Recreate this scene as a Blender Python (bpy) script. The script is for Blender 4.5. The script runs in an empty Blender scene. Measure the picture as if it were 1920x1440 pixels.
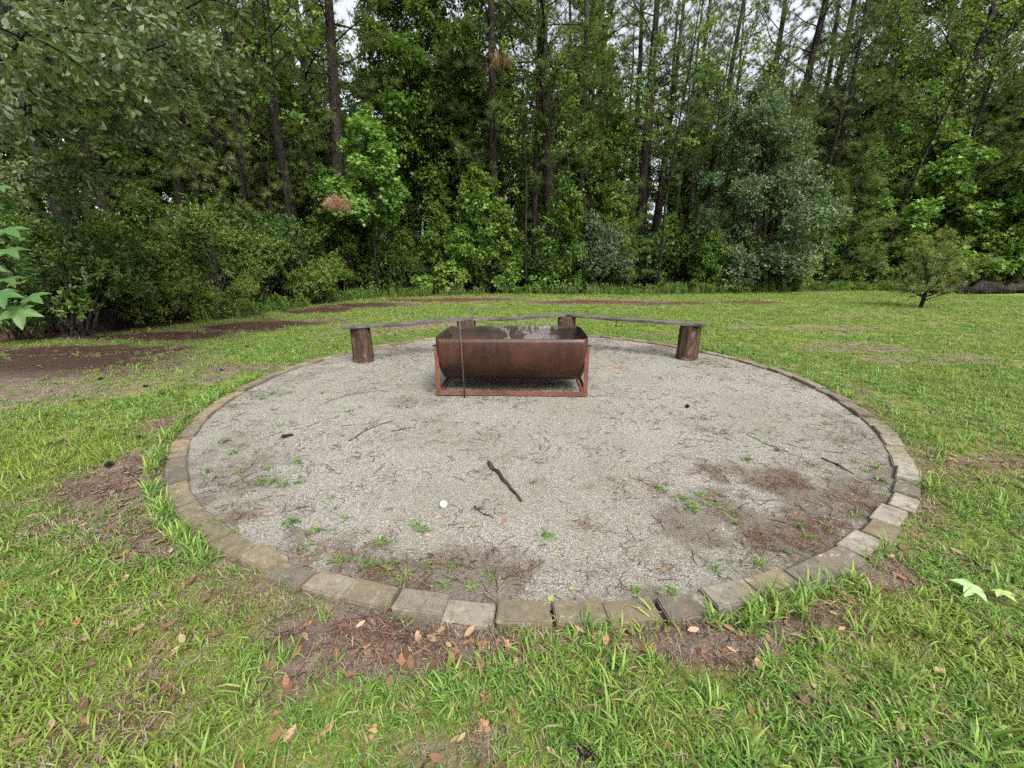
import bpy, bmesh, math, random
import numpy as np
from mathutils import Vector, Matrix

R_ = math.radians
SC = bpy.context.scene
COL = SC.collection

# ------------------------------------------------------------------ camera
H_CAM, F_PX, PITCH, ROLL = 1.32, 735.0, 0.2988, 0.0069
cam_data = bpy.data.cameras.new('camera')
cam_data.sensor_width = 36.0
cam_data.lens = F_PX / 1920 * 36.0
cam_data.clip_start = 0.05
cam_data.clip_end = 2000
cam = bpy.data.objects.new('camera', cam_data)
COL.objects.link(cam)
_sp, _cp, _sr, _cr = math.sin(PITCH), math.cos(PITCH), math.sin(ROLL), math.cos(ROLL)
_dn = Vector((0, -_sp, -_cp)); _rt = Vector((1, 0, 0))
_right = _rt * _cr + _dn * _sr
_up = -(_dn * _cr - _rt * _sr)
_back = _right.cross(_up)
cam.matrix_world = Matrix.Translation((0, 0, H_CAM)) @ Matrix((_right, _up, _back)).transposed().to_4x4()
SC.camera = cam

# ------------------------------------------------------------------ sky, sun, exposure (bright overcast)
SUN_EL, SUN_AZ = R_(52), R_(150)       # azimuth clockwise from +Y: light from the right, behind the camera
world = bpy.data.worlds.new('World'); SC.world = world; world.use_nodes = True
wn, wl = world.node_tree.nodes, world.node_tree.links
wn.clear()
sky = wn.new('ShaderNodeTexSky'); sky.sky_type = 'NISHITA'; sky.sun_disc = False
sky.sun_elevation = SUN_EL; sky.sun_rotation = SUN_AZ
sky.air_density = 1.0; sky.dust_density = 4.0; sky.ozone_density = 1.0
hs = wn.new('ShaderNodeHueSaturation'); hs.inputs['Saturation'].default_value = 0.28
bgd = wn.new('ShaderNodeBackground'); bgd.inputs['Strength'].default_value = 0.15
wo = wn.new('ShaderNodeOutputWorld')
wl.new(sky.outputs[0], hs.inputs['Color']); wl.new(hs.outputs[0], bgd.inputs[0]); wl.new(bgd.outputs[0], wo.inputs[0])
sun_d = bpy.data.lights.new('sun', 'SUN'); sun_d.energy = 1.5; sun_d.angle = R_(25); sun_d.color = (1.0, 0.96, 0.90)
sun = bpy.data.objects.new('sun', sun_d); COL.objects.link(sun)
_sd = Vector((math.sin(SUN_AZ) * math.cos(SUN_EL), math.cos(SUN_AZ) * math.cos(SUN_EL), math.sin(SUN_EL)))
sun.rotation_euler = _sd.to_track_quat('Z', 'Y').to_euler()
SC.view_settings.view_transform = 'Standard'; SC.view_settings.look = 'None'
SC.view_settings.exposure = 1.3; SC.view_settings.gamma = 1.0
SC.render.engine = 'CYCLES'
cy = SC.cycles
cy.use_denoising = False
cy.max_bounces = 6; cy.diffuse_bounces = 3; cy.glossy_bounces = 2; cy.transmission_bounces = 3; cy.transparent_max_bounces = 4
cy.use_adaptive_sampling = True; cy.adaptive_threshold = 0.015; cy.adaptive_min_samples = 24
cy.caustics_reflective = False; cy.caustics_refractive = False

# ------------------------------------------------------------------ helpers: places
def ray(px, py):
    u = (px - 960) / F_PX; v = (py - 720) / F_PX
    u, v = _cr * u - _sr * v, _sr * u + _cr * v
    return np.array([u, _cp - v * _sp, -(_sp + v * _cp)])
def G(px, py, z=0.0):
    r = ray(px, py); t = (z - H_CAM) / r[2]
    return np.array([r[0] * t, r[1] * t, z])
def at(px, py, Y):
    r = ray(px, py) * (Y / ray(px, py)[1])
    return np.array([r[0], r[1], r[2] + H_CAM])

# ------------------------------------------------------------------ helpers: noise and lawn masks
def vnoise(x, y, seed=0):
    xi = np.floor(x).astype(np.int64); yi = np.floor(y).astype(np.int64)
    xf = x - xi; yf = y - yi
    def hsh(a, b):
        n = (a * 374761393 + b * 668265263 + seed * 974634777) & 0x7fffffff
        n = ((n ^ (n >> 13)) * 1274126177) & 0x7fffffff
        return ((n ^ (n >> 16)) & 0xffff) / 65535.0
    sx = xf * xf * (3 - 2 * xf); sy = yf * yf * (3 - 2 * yf)
    a = hsh(xi, yi) * (1 - sx) + hsh(xi + 1, yi) * sx
    b = hsh(xi, yi + 1) * (1 - sx) + hsh(xi + 1, yi + 1) * sx
    return a * (1 - sy) + b * sy
def fbm(x, y, seed=0, octv=4):
    s = 0; a = 0.5; t = 0
    for i in range(octv):
        s = s + a * vnoise(x * 2 ** i, y * 2 ** i, seed + i * 17); t += a; a *= 0.5
    return s / t
def sstep(a, b, x):
    t = np.clip((x - a) / (b - a), 0, 1); return t * t * (3 - 2 * t)

CX, CY, RAD = 0.18, 4.33, 3.20           # centre and outer radius of the paver ring
EDGE = np.array([(-60, -8), (-16, -6), (-13, 2), (-10.4, 5.6), (-8.6, 7.0), (-7.4, 9.2), (-7.3, 12.5), (-6.2, 16.0), (-2.5, 17.6), (3, 17.4),
                 (8, 17.6), (12, 18.2), (16, 18.6), (21.5, 18.2), (24, 14.0), (27, 8.0), (30, 0), (60, -6)], float)
def forest_depth(x, y):
    """signed distance to the edge of the woods, positive inside the woods"""
    d = np.full(x.shape, 1e9)
    for (ax, ay), (bx, by) in zip(EDGE[:-1], EDGE[1:]):
        ex, ey = bx - ax, by - ay
        t = np.clip(((x - ax) * ex + (y - ay) * ey) / (ex * ex + ey * ey), 0, 1)
        d = np.minimum(d, np.hypot(x - ax - t * ex, y - ay - t * ey))
    poly = list(EDGE) + [(60, -300), (-60, -300)]
    ins = np.zeros(x.shape, bool)
    n = len(poly)
    for i in range(n):
        x1, y1 = poly[i]; x2, y2 = poly[(i + 1) % n]
        c = ((y1 > y) != (y2 > y)) & (x < (x2 - x1) * (y - y1) / (y2 - y1 + 1e-12) + x1)
        ins ^= c
    return np.where(ins, -d, d)
# bare patches in the lawn: pixel centre, radii in metres, strength
BARE = []
def bare(px, py, rx, ry, s=1.0, rot=0.0):
    g = G(px, py); BARE.append((g[0], g[1], rx, ry, s, rot))
STRAW = []
def straw_at(px, py, rx, ry, s): bare(px, py, rx, ry, s); STRAW.append(BARE[-1])
bare(0, 690, 2.4, 0.9, 1.15, .4); bare(150, 672, 1.6, 0.75, .9, .5); bare(90, 735, 1.3, 0.5, 0.7, .5); bare(230, 700, 1.2, .6, .55, .5)
bare(250, 900, 0.45, 0.35, 1.0); bare(285, 860, 0.25, 0.3, 0.8); bare(330, 790, 0.2, 0.35, 0.7); bare(330, 1010, 0.22, 0.2, 0.9)
bare(470, 690, 0.7, 0.3, 0.7); bare(420, 1110, 0.25, 0.10, 0.6)
bare(640, 1190, 0.30, 0.10, 1.0); bare(770, 1215, 0.30, 0.11, 1.1); bare(880, 1215, 0.22, 0.08, 0.9); bare(700, 1250, 0.2, 0.08, 0.7)
bare(1250, 1195, 0.22, 0.07, 0.9); bare(1370, 1190, 0.28, 0.10, 1.1); bare(1490, 1150, 0.26, 0.12, 1.1); bare(1620, 1090, 0.18, 0.10, 1.0)
bare(1660, 1075, 0.12, 0.1, 0.9); bare(860, 1400, 0.2, 0.1, 0.5); bare(1360, 1250, 0.2, 0.06, 0.7); bare(560, 1280, 0.2, 0.08, 0.5)
bare(1600, 655, 0.9, 0.5, 0.7); bare(1690, 680, 0.8, 0.3, 0.5); bare(1560, 617, 1.2, 0.35, 0.6); bare(1400, 615, 0.5, 0.25, 0.7); bare(1580, 593, 1.0, 0.35, 0.5)
bare(770, 612, 0.9, 0.5, 0.9); bare(720, 625, 0.6, 0.35, 0.7); bare(1725, 580, 0.6, 0.3, 1.1); straw_at(1400, 568, 1.3, 0.7, 1.0); straw_at(1120, 566, 2.6, 0.95, 1.3)
straw_at(850, 563, 2.8, 0.9, 1.3); straw_at(700, 573, 1.8, 0.9, 1.2); straw_at(600, 583, 1.1, 0.9, 1.2); straw_at(1260, 570, 1.4, 0.7, 1.1); straw_at(480, 612, 1.3, 0.9, 1.2)
bare(1000, 605, 0.8, 0.4, 0.5); straw_at(300, 632, 1.6, 0.6, 1.2); straw_at(100, 660, 1.6, .5, 1.0)
def bare_mask(x, y):
    m = np.zeros(x.shape)
    wx = (fbm(x * 2.2, y * 2.2, 5) - .5) * .5; wy = (fbm(x * 2.2, y * 2.2, 9) - .5) * .5
    for bx, by, rx, ry, s, rot in BARE:
        k = min(1.0, 2.2 * min(rx, ry))
        q = np.sqrt(((x + wx * k - bx) / rx) ** 2 + ((y + wy * k - by) / ry) ** 2)
        m = np.maximum(m, s * sstep(1.35 + rot, 0.45 - rot * .8, q))
    n = fbm(x * 1.1, y * 1.1, 21, 4)
    left = sstep(1.0, -6.0, x)
    m = np.maximum(m, sstep(0.60 - 0.06 * left, 0.80, n) * (0.5 + 0.3 * left))
    rr = np.hypot(x - CX, y - CY)
    m = np.maximum(m, sstep(RAD + 0.22, RAD + 0.02, rr) * (0.25 + 0.5 * fbm(x * 1.7, y * 1.7, 33)))
    return m
def straw_mask(x, y):
    fd = forest_depth(x, y)
    e = fbm(x * .8, y * .8, 41) - .5
    m = sstep(-0.9, 0.3, fd + e * 2.0)
    for bx, by, rx, ry, s, rot in STRAW:
        q = np.hypot((x + e * 1.5 - bx) / rx, (y + e * 1.2 - by) / ry); m = np.maximum(m, min(1, s) * sstep(1.3, .5, q))
    return m
def ground_z(x, y):
    rr = np.hypot(x - CX, y - CY)
    return .012 + (fbm(x * .35, y * .35, 61, 3) - .5) * 0.10 * sstep(RAD + .4, RAD + 4, rr) + (fbm(x * 2.5, y * 2.5, 71, 2) - .5) * 0.02 * sstep(RAD + .05, RAD + .6, rr)

# ------------------------------------------------------------------ helpers: meshes
def mk_mesh(name, V, F, mats=None, smooth=False, tint=None, attrs=None, mat_idx=None):
    V = np.ascontiguousarray(V, np.float32); F = np.ascontiguousarray(F, np.int32)
    me = bpy.data.meshes.new(name)
    n, (m, k) = len(V), F.shape
    me.vertices.add(n); me.vertices.foreach_set('co', V.ravel())
    me.loops.add(m * k); me.loops.foreach_set('vertex_index', F.ravel())
    me.polygons.add(m)
    me.polygons.foreach_set('loop_start', np.arange(m, dtype=np.int32) * k)
    me.polygons.foreach_set('loop_total', np.full(m, k, np.int32))
    if smooth: me.polygons.foreach_set('use_smooth', np.ones(m, bool))
    if mat_idx is not None: me.polygons.foreach_set('material_index', np.ascontiguousarray(mat_idx, np.int32))
    al = dict(attrs or {})
    if tint is not None: al['tint'] = tint
    for an, av in al.items():
        a = me.attributes.new(an, 'FLOAT', 'POINT'); a.data.foreach_set('value', np.ascontiguousarray(av, np.float32))
    for mt in (mats if isinstance(mats, (list, tuple)) else [mats]):
        if mt is not None: me.materials.append(mt)
    me.update(calc_edges=True)
    return me
def link(name, data, parent=None, loc=None, rotz=None):
    o = bpy.data.objects.new(name, data); COL.objects.link(o)
    if parent is not None: o.parent = parent
    if loc is not None: o.location = loc
    if rotz is not None: o.rotation_euler = (0, 0, rotz)
    return o
def tag(o, label=None, cat=None, group=None, kind=None):
    if label: o['label'] = label
    if cat: o['category'] = cat
    if group: o['group'] = group
    if kind: o['kind'] = kind
    return o
def bm_obj(name, bm, mat, parent=None, smooth=False):
    me = bpy.data.meshes.new(name); bm.to_mesh(me); bm.free()
    for mt in (mat if isinstance(mat, (list, tuple)) else [mat]): me.materials.append(mt)
    if smooth:
        for p in me.polygons: p.use_smooth = True
    return link(name, me, parent)
def nrm(a):
    return a / np.maximum(np.linalg.norm(a, axis=-1, keepdims=True), 1e-9)
def frames(d, nhint):
    """rotation matrices whose y axis is d and whose z axis is as close as possible to nhint"""
    y = nrm(d); x = nrm(np.cross(y, nhint)); z = np.cross(x, y)
    return np.stack([x, y, z], axis=-1)
def scatter(T, TF, P, Rm, S, rng, tint_w=1.0):
    """copies of template (verts T, tris TF) as one vertex and face array plus a random value per copy"""
    n, k = len(P), len(T)
    S = np.asarray(S, float)
    if S.ndim == 1: S = S[:, None].repeat(3, 1)
    V = np.einsum('nij,nkj->nki', Rm, T[None] * S[:, None, :]) + P[:, None, :]
    F = (TF[None] + (np.arange(n) * k)[:, None, None]).reshape(-1, TF.shape[1])
    t = np.repeat(rng.random(n), k)
    return V.reshape(-1, 3), F, t
def join(parts):
    V, F, T = [], [], []; o = 0
    for v, f, t in parts:
        V.append(v); F.append(f + o); T.append(t); o += len(v)
    return np.concatenate(V), np.concatenate(F), np.concatenate(T)
def tube(pts, rad, k=6, rng=None, lump=0.0, cap=True):
    pts = np.asarray(pts, float); rad = np.asarray(rad, float); n = len(pts)
    d = np.gradient(pts, axis=0); d = nrm(d)
    ref = np.where(np.abs(d[:, 2:3]) > .9, np.array([[1., 0, 0]]), np.array([[0, 0, 1.]]))
    ref[:] = ref[0]
    a = nrm(np.cross(d, ref)); b = np.cross(d, a)
    th = np.arange(k) / k * 2 * np.pi
    rr = rad[:, None] * np.ones((1, k))
    if rng is not None and lump > 0: rr = rr * (1 + lump * (rng.random((n, k)) - .5))
    V = pts[:, None] + rr[..., None] * (a[:, None] * np.cos(th)[None, :, None] + b[:, None] * np.sin(th)[None, :, None])
    i = np.arange(n - 1)[:, None] * k; j = np.arange(k)[None]; jn = (j + 1) % k
    A, B, C, D = i + j, i + jn, i + k + jn, i + k + j
    F = np.concatenate([np.stack([A, B, C], -1).reshape(-1, 3), np.stack([A, C, D], -1).reshape(-1, 3)])
    V = V.reshape(-1, 3)
    if cap:
        e = np.array([[(n - 1) * k, (n - 1) * k + q, (n - 1) * k + q + 1] for q in range(1, k - 1)] + [[0, q + 1, q] for q in range(1, k - 1)])
        F = np.concatenate([F, e])
    return V, F, np.full(len(V), .5)

# leaf templates: y is the leaf axis, z its upper side
T_RHOMB = (np.array([(0, 0, 0), (-.30, .45, .07), (0, 1, -.08), (.30, .45, .07)]), np.array([(0, 2, 1), (0, 3, 2)]))
T_NARROW = (np.array([(0, 0, 0), (-.15, .55, .04), (0, 1, -.06), (.15, .55, .04)]), np.array([(0, 2, 1), (0, 3, 2)]))
T_ELL = (np.array([(0, 0, 0), (-.22, .55, .04), (0, 1, -.06), (.22, .55, .04)]), np.array([(0, 2, 1), (0, 3, 2)]))
T_OVAL = (np.array([(0, 0, 0), (-.19, .3, .04), (-.2, .68, .03), (0, 1, -.08), (.2, .68, .03), (.19, .3, .04)]),
          np.array([(0, 2, 1), (0, 3, 2), (0, 4, 3), (0, 5, 4)]))
T_SPAT = (np.array([(0, 0, 0), (-.07, .4, .03), (-.2, .72, .04), (-.15, .93, .0), (0, 1.0, -.05), (.15, .93, 0), (.2, .72, .04), (.07, .4, .03)]),
          np.array([(0, 7, 1), (1, 7, 2), (2, 7, 6), (2, 6, 4), (2, 4, 3), (4, 6, 5)]))
def star_template(detail=1):
    ang = [-2.15, -1.15, 0.0, 1.15, 2.15]; ln = [.62, .92, 1.05, .92, .62]
    c = np.array([0, .42, 0.03]); V = [c]; ring = []
    def add(a, r, z=0.0):
        V.append((math.sin(a) * r * .62, .42 + math.cos(a) * r * .62, z)); ring.append(len(V) - 1)
    add(-math.pi, .30)
    for i, (a, l) in enumerate(zip(ang, ln)):
        if detail > 1: add(a - .30, l * .66, .03)
        add(a, l, -.07)
        if detail > 1: add(a + .30, l * .66, .03)
        if i < 4: add((a + ang[i + 1]) / 2, .46, .05)
    F = [(0, ring[(i + 1) % len(ring)], ring[i]) for i in range(len(ring))]
    return np.array(V), np.array(F)
T_STAR3 = (np.array([(0, 0, 0), (-.46, .42, -.05), (-.15, .52, .05), (0, 1, -.08), (.15, .52, .05), (.46, .42, -.05)]), np.array([(0, 2, 1), (0, 3, 2), (0, 4, 3), (0, 5, 4)]))
T_STAR = star_template(1); T_STAR2 = star_template(2)
T_NEEDLE = (np.array([(-.018, 0, 0), (.018, 0, 0), (0, 1, -.06)]), np.array([(0, 1, 2)]))

# ------------------------------------------------------------------ helpers: materials
def new_mat(name):
    m = bpy.data.materials.new(name); m.use_nodes = True
    nt = m.node_tree; nt.nodes.clear()
    out = nt.nodes.new('ShaderNodeOutputMaterial')
    return m, nt, out
def N(nt, typ, **kw):
    n = nt.nodes.new(typ)
    for k, v in kw.items():
        if k in n.inputs: n.inputs[k].default_value = v
        else: setattr(n, k, v)
    return n
def ramp(nt, fac, stops, interp='LINEAR'):
    r = nt.nodes.new('ShaderNodeValToRGB'); r.color_ramp.interpolation = interp
    el = r.color_ramp.elements
    while len(el) < len(stops): el.new(0.5)
    for e, (p, c) in zip(el, stops):
        e.position = p; e.color = (*c, 1.0) if len(c) == 3 else c
    nt.links.new(fac, r.inputs[0]); return r.outputs[0]
def mixc(nt, fac, a, b, mode='MIX'):
    m = nt.nodes.new('ShaderNodeMix'); m.data_type = 'RGBA'; m.blend_type = mode
    for s, v in ((m.inputs['Factor'], fac), (m.inputs[6], a), (m.inputs[7], b)):
        if hasattr(v, 'is_linked') or hasattr(v, 'links'): nt.links.new(v, s)
        elif isinstance(v, (int, float)): s.default_value = v
        else: s.default_value = (*v, 1.0) if len(v) == 3 else v
    return m.outputs[2]
def math_n(nt, op, a, b=0.0, clamp=False):
    m = nt.nodes.new('ShaderNodeMath'); m.operation = op; m.use_clamp = clamp
    for s, v in ((m.inputs[0], a), (m.inputs[1], b)):
        if isinstance(v, (int, float)): s.default_value = v
        else: nt.links.new(v, s)
    return m.outputs[0]
def noise(nt, vec, scale, detail=4.0, rough=.55, dist=0.0):
    n = nt.nodes.new('ShaderNodeTexNoise')
    n.inputs['Scale'].default_value = scale; n.inputs['Detail'].default_value = detail
    n.inputs['Roughness'].default_value = rough; n.inputs['Distortion'].default_value = dist
    if vec is not None: nt.links.new(vec, n.inputs['Vector'])
    return n.outputs[0]
def attr(nt, name):
    a = nt.nodes.new('ShaderNodeAttribute'); a.attribute_name = name; return a.outputs['Fac']
def bump(nt, h, strength, dist):
    b = nt.nodes.new('ShaderNodeBump'); b.inputs['Strength'].default_value = strength; b.inputs['Distance'].default_value = dist
    nt.links.new(h, b.inputs['Height']); return b.outputs[0]
def coord(nt, which='Object', scale=None):
    t = nt.nodes.new('ShaderNodeTexCoord').outputs[which]
    if scale is not None:
        mp = nt.nodes.new('ShaderNodeMapping'); mp.inputs['Scale'].default_value = scale
        nt.links.new(t, mp.inputs[0]); t = mp.outputs[0]
    return t
def principled(nt, out, col, rough=.8, normal=None, metal=0.0, spec=.5):
    p = nt.nodes.new('ShaderNodeBsdfPrincipled')
    for s, v in ((p.inputs['Base Color'], col), (p.inputs['Roughness'], rough), (p.inputs['Metallic'], metal)):
        if isinstance(v, (int, float)): s.default_value = v
        elif isinstance(v, tuple): s.default_value = (*v, 1.0)
        else: nt.links.new(v, s)
    p.inputs['Specular IOR Level'].default_value = spec
    if normal is not None: nt.links.new(normal, p.inputs['Normal'])
    nt.links.new(p.outputs[0], out.inputs['Surface']); return p
def leaf_mat(name, stops, trans=.35, rough=.45, spec=.35, vary=.25, patch=None):
    """leaf colour from a random value per leaf, shifted a little per plant; part of the light passes through"""
    m, nt, out = new_mat(name)
    c = ramp(nt, attr(nt, 'tint'), stops)
    oi = nt.nodes.new('ShaderNodeObjectInfo')
    hsv = nt.nodes.new('ShaderNodeHueSaturation')
    nt.links.new(c, hsv.inputs['Color'])
    nt.links.new(math_n(nt, 'ADD', math_n(nt, 'MULTIPLY', oi.outputs['Random'], vary), 1 - vary / 2), hsv.inputs['Value'])
    nt.links.new(math_n(nt, 'ADD', math_n(nt, 'MULTIPLY', oi.outputs['Random'], -.025), .512), hsv.inputs['Hue'])
    c = hsv.outputs[0]
    if patch:
        geo = nt.nodes.new('ShaderNodeNewGeometry')
        nf = noise(nt, geo.outputs['Position'], patch[0], 3)
        c = mixc(nt, ramp(nt, nf, [(patch[2], (0, 0, 0)), (patch[3], (1, 1, 1))]), c, patch[1])
    p = nt.nodes.new('ShaderNodeBsdfPrincipled')
    nt.links.new(c, p.inputs['Base Color']); p.inputs['Roughness'].default_value = rough; p.inputs['Specular IOR Level'].default_value = spec
    t = nt.nodes.new('ShaderNodeBsdfTranslucent')
    tc = mixc(nt, .5, c, (.9, 1.0, .25), 'MULTIPLY'); nt.links.new(tc, t.inputs[0])
    mx = nt.nodes.new('ShaderNodeMixShader'); mx.inputs[0].default_value = trans
    nt.links.new(p.outputs[0], mx.inputs[1]); nt.links.new(t.outputs[0], mx.inputs[2]); nt.links.new(mx.outputs[0], out.inputs['Surface'])
    return m
def bark_mat(name, c1, c2, c3, sc=1.0):
    m, nt, out = new_mat(name)
    v = coord(nt, 'Object', (6 * sc, 6 * sc, 1.1 * sc))
    n1 = noise(nt, v, 2.2, 6, .65, .6)
    vo = nt.nodes.new('ShaderNodeTexVoronoi'); vo.feature = 'DISTANCE_TO_EDGE'; vo.inputs['Scale'].default_value = 2.4
    nt.links.new(v, vo.inputs['Vector'])
    crack = ramp(nt, vo.outputs[0], [(0.0, (0, 0, 0)), (.22, (1, 1, 1))])
    n2 = noise(nt, coord(nt, 'Object'), .7, 3)
    c = ramp(nt, n1, [(.3, c1), (.55, c2), (.75, c3)])
    c = mixc(nt, crack, c1, c)
    c = mixc(nt, ramp(nt, n2, [(.5, (0, 0, 0)), (.75, (.6, .6, .6))]), c, (.075, .085, .055))
    hgt = math_n(nt, 'ADD', math_n(nt, 'MULTIPLY', crack, 1.0), math_n(nt, 'MULTIPLY', n1, .6))
    principled(nt, out, c, .9, bump(nt, hgt, .9, .03), spec=.2)
    return m

M = {}
M['pine_bark'] = bark_mat('pine_bark', (.012, .009, .007), (.036, .026, .020), (.068, .050, .040))
M['dark_bark'] = bark_mat('dark_bark', (.008, .007, .006), (.022, .018, .015), (.042, .037, .031))
M['grey_bark'] = bark_mat('grey_bark', (.03, .026, .021), (.075, .066, .054), (.12, .11, .095), 1.6)
M['needles'] = leaf_mat('needles', [(0, (.055, .085, .020)), (.5, (.105, .150, .032)), (1, (.17, .21, .050))], .28, .5, .3)
M['young_needles'] = leaf_mat('young_needles', [(0, (.07, .115, .022)), (.5, (.120, .175, .035)), (1, (.19, .23, .055))], .3, .5, .3)
M['gum_leaf'] = leaf_mat('gum_leaf', [(0, (.058, .118, .020)), (.5, (.105, .190, .030)), (1, (.175, .260, .045))], .48, .45, .35)
M['gum_bright'] = leaf_mat('gum_bright', [(0, (.105, .21, .040)), (.5, (.165, .29, .055)), (1, (.24, .37, .07))], .42, .42, .4)
M['gum_mid'] = leaf_mat('gum_mid', [(0, (.070, .135, .022)), (.5, (.120, .21, .034)), (1, (.19, .28, .050))], .45, .45, .35)
M['dark_leaf'] = leaf_mat('dark_leaf', [(0, (.038, .078, .018)), (.5, (.070, .130, .026)), (1, (.115, .180, .036))], .42, .4, .4)
M['oak_leaf'] = leaf_mat('oak_leaf', [(0, (.042, .072, .024)), (.5, (.078, .118, .038)), (1, (.135, .175, .058))], .36, .42, .4)
M['grey_leaf'] = leaf_mat('grey_leaf', [(0, (.055, .095, .042)), (.45, (.090, .142, .065)), (.85, (.132, .195, .082)), (1, (.19, .255, .11))], .36, .45, .35)
M['myrtle_leaf'] = leaf_mat('myrtle_leaf', [(0, (.070, .120, .020)), (.5, (.130, .195, .032)), (1, (.21, .27, .052))], .38, .42, .45)
M['sage_leaf'] = leaf_mat('sage_leaf', [(0, (.050, .085, .040)), (.5, (.082, .125, .056)), (1, (.12, .165, .075))], .3, .4, .5)
M['cypress_leaf'] = leaf_mat('cypress_leaf', [(0, (.11, .155, .036)), (.5, (.175, .225, .055)), (1, (.25, .29, .08))], .4, .5, .3)
M['dead_needles'] = leaf_mat('dead_needles', [(0, (.19, .105, .06)), (.5, (.30, .185, .11)), (1, (.42, .29, .19))], .2, .7, .1, .1)
M['vine_leaf'] = leaf_mat('vine_leaf', [(0, (.07, .13, .025)), (.5, (.12, .20, .04)), (1, (.18, .26, .055))], .4, .45, .35)

# ------------------------------------------------------------------ ground
def ground_sheet():
    def axis(lo, hi, step, far):
        core = np.arange(lo, hi + 1e-6, step)
        out = [hi + step * 1.35 ** i for i in range(1, 60)]; out = [v for v in np.cumsum(np.diff([hi] + out)) + hi if v < far]
        inn = [lo - (v - hi) for v in out]
        return np.array(sorted(inn) + list(core) + out + [far] + [])
    xs = axis(-14, 22, .16, 400.0); ys = axis(-1, 21, .16, 400.0)
    xs[0] = -400; ys[0] = -400
    X, Y = np.meshgrid(xs, ys)
    x, y = X.ravel(), Y.ravel()
    z = ground_z(x, y)
    z[np.hypot(x - CX, y - CY) < RAD - .05] = -0.02
    nx, ny = len(xs), len(ys)
    i = (np.arange(ny - 1)[:, None] * nx + np.arange(nx - 1)[None]).ravel()
    F = np.stack([i, i + 1, i + nx + 1, i + nx], -1)
    b = np.clip(bare_mask(x, y), 0, 1); s = straw_mask(x, y)
    fd = forest_depth(x, y)
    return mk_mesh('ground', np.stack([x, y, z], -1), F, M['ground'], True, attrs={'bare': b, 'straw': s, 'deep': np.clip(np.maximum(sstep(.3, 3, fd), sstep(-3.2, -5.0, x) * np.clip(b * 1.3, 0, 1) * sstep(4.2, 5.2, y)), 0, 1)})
def ground_material():
    m, nt, out = new_mat('lawn_soil')
    P = coord(nt, 'Object')
    n1 = noise(nt, P, 9, 5, .65); n2 = noise(nt, P, 70, 4, .7); n3 = noise(nt, P, 1.2, 3); n4 = noise(nt, P, 260, 3, .7)
    grass = ramp(nt, n2, [(.3, (.060, .065, .020)), (.45, (.125, .155, .030)), (.58, (.19, .225, .045)), (.72, (.24, .22, .10))])
    grass = mixc(nt, ramp(nt, n3, [(.4, (0, 0, 0)), (.65, (.4, .4, .4))]), grass, (.20, .21, .06))
    soil = ramp(nt, n1, [(.3, (.075, .056, .043)), (.55, (.155, .120, .094)), (.75, (.25, .20, .162))])
    soil = mixc(nt, ramp(nt, n4, [(.52, (0, 0, 0)), (.66, (.8, .8, .8))]), soil, (.32, .255, .20))
    straw = ramp(nt, n2, [(.3, (.035, .018, .011)), (.5, (.085, .040, .024)), (.72, (.15, .082, .050))])
    straw = mixc(nt, ramp(nt, n1, [(.5, (0, 0, 0)), (.7, (.7, .7, .7))]), straw, (.07, .045, .03))
    bm_ = math_n(nt, 'ADD', attr(nt, 'bare'), math_n(nt, 'MULTIPLY', math_n(nt, 'SUBTRACT', n1, .5), .7))
    c = mixc(nt, ramp(nt, bm_, [(.25, (0, 0, 0)), (.6, (1, 1, 1))]), grass, soil)
    c = mixc(nt, attr(nt, 'straw'), c, straw)
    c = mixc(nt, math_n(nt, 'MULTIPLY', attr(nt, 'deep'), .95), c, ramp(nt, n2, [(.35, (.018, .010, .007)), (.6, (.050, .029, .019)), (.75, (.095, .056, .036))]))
    h = math_n(nt, 'ADD', n2, math_n(nt, 'MULTIPLY', n4, .5))
    principled(nt, out, c, .95, bump(nt, h, .8, .02), spec=.15)
    return m
M['ground'] = ground_material()
tag(link('ground', ground_sheet()), 'lawn and woodland floor around the gravel circle', kind='structure')

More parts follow.
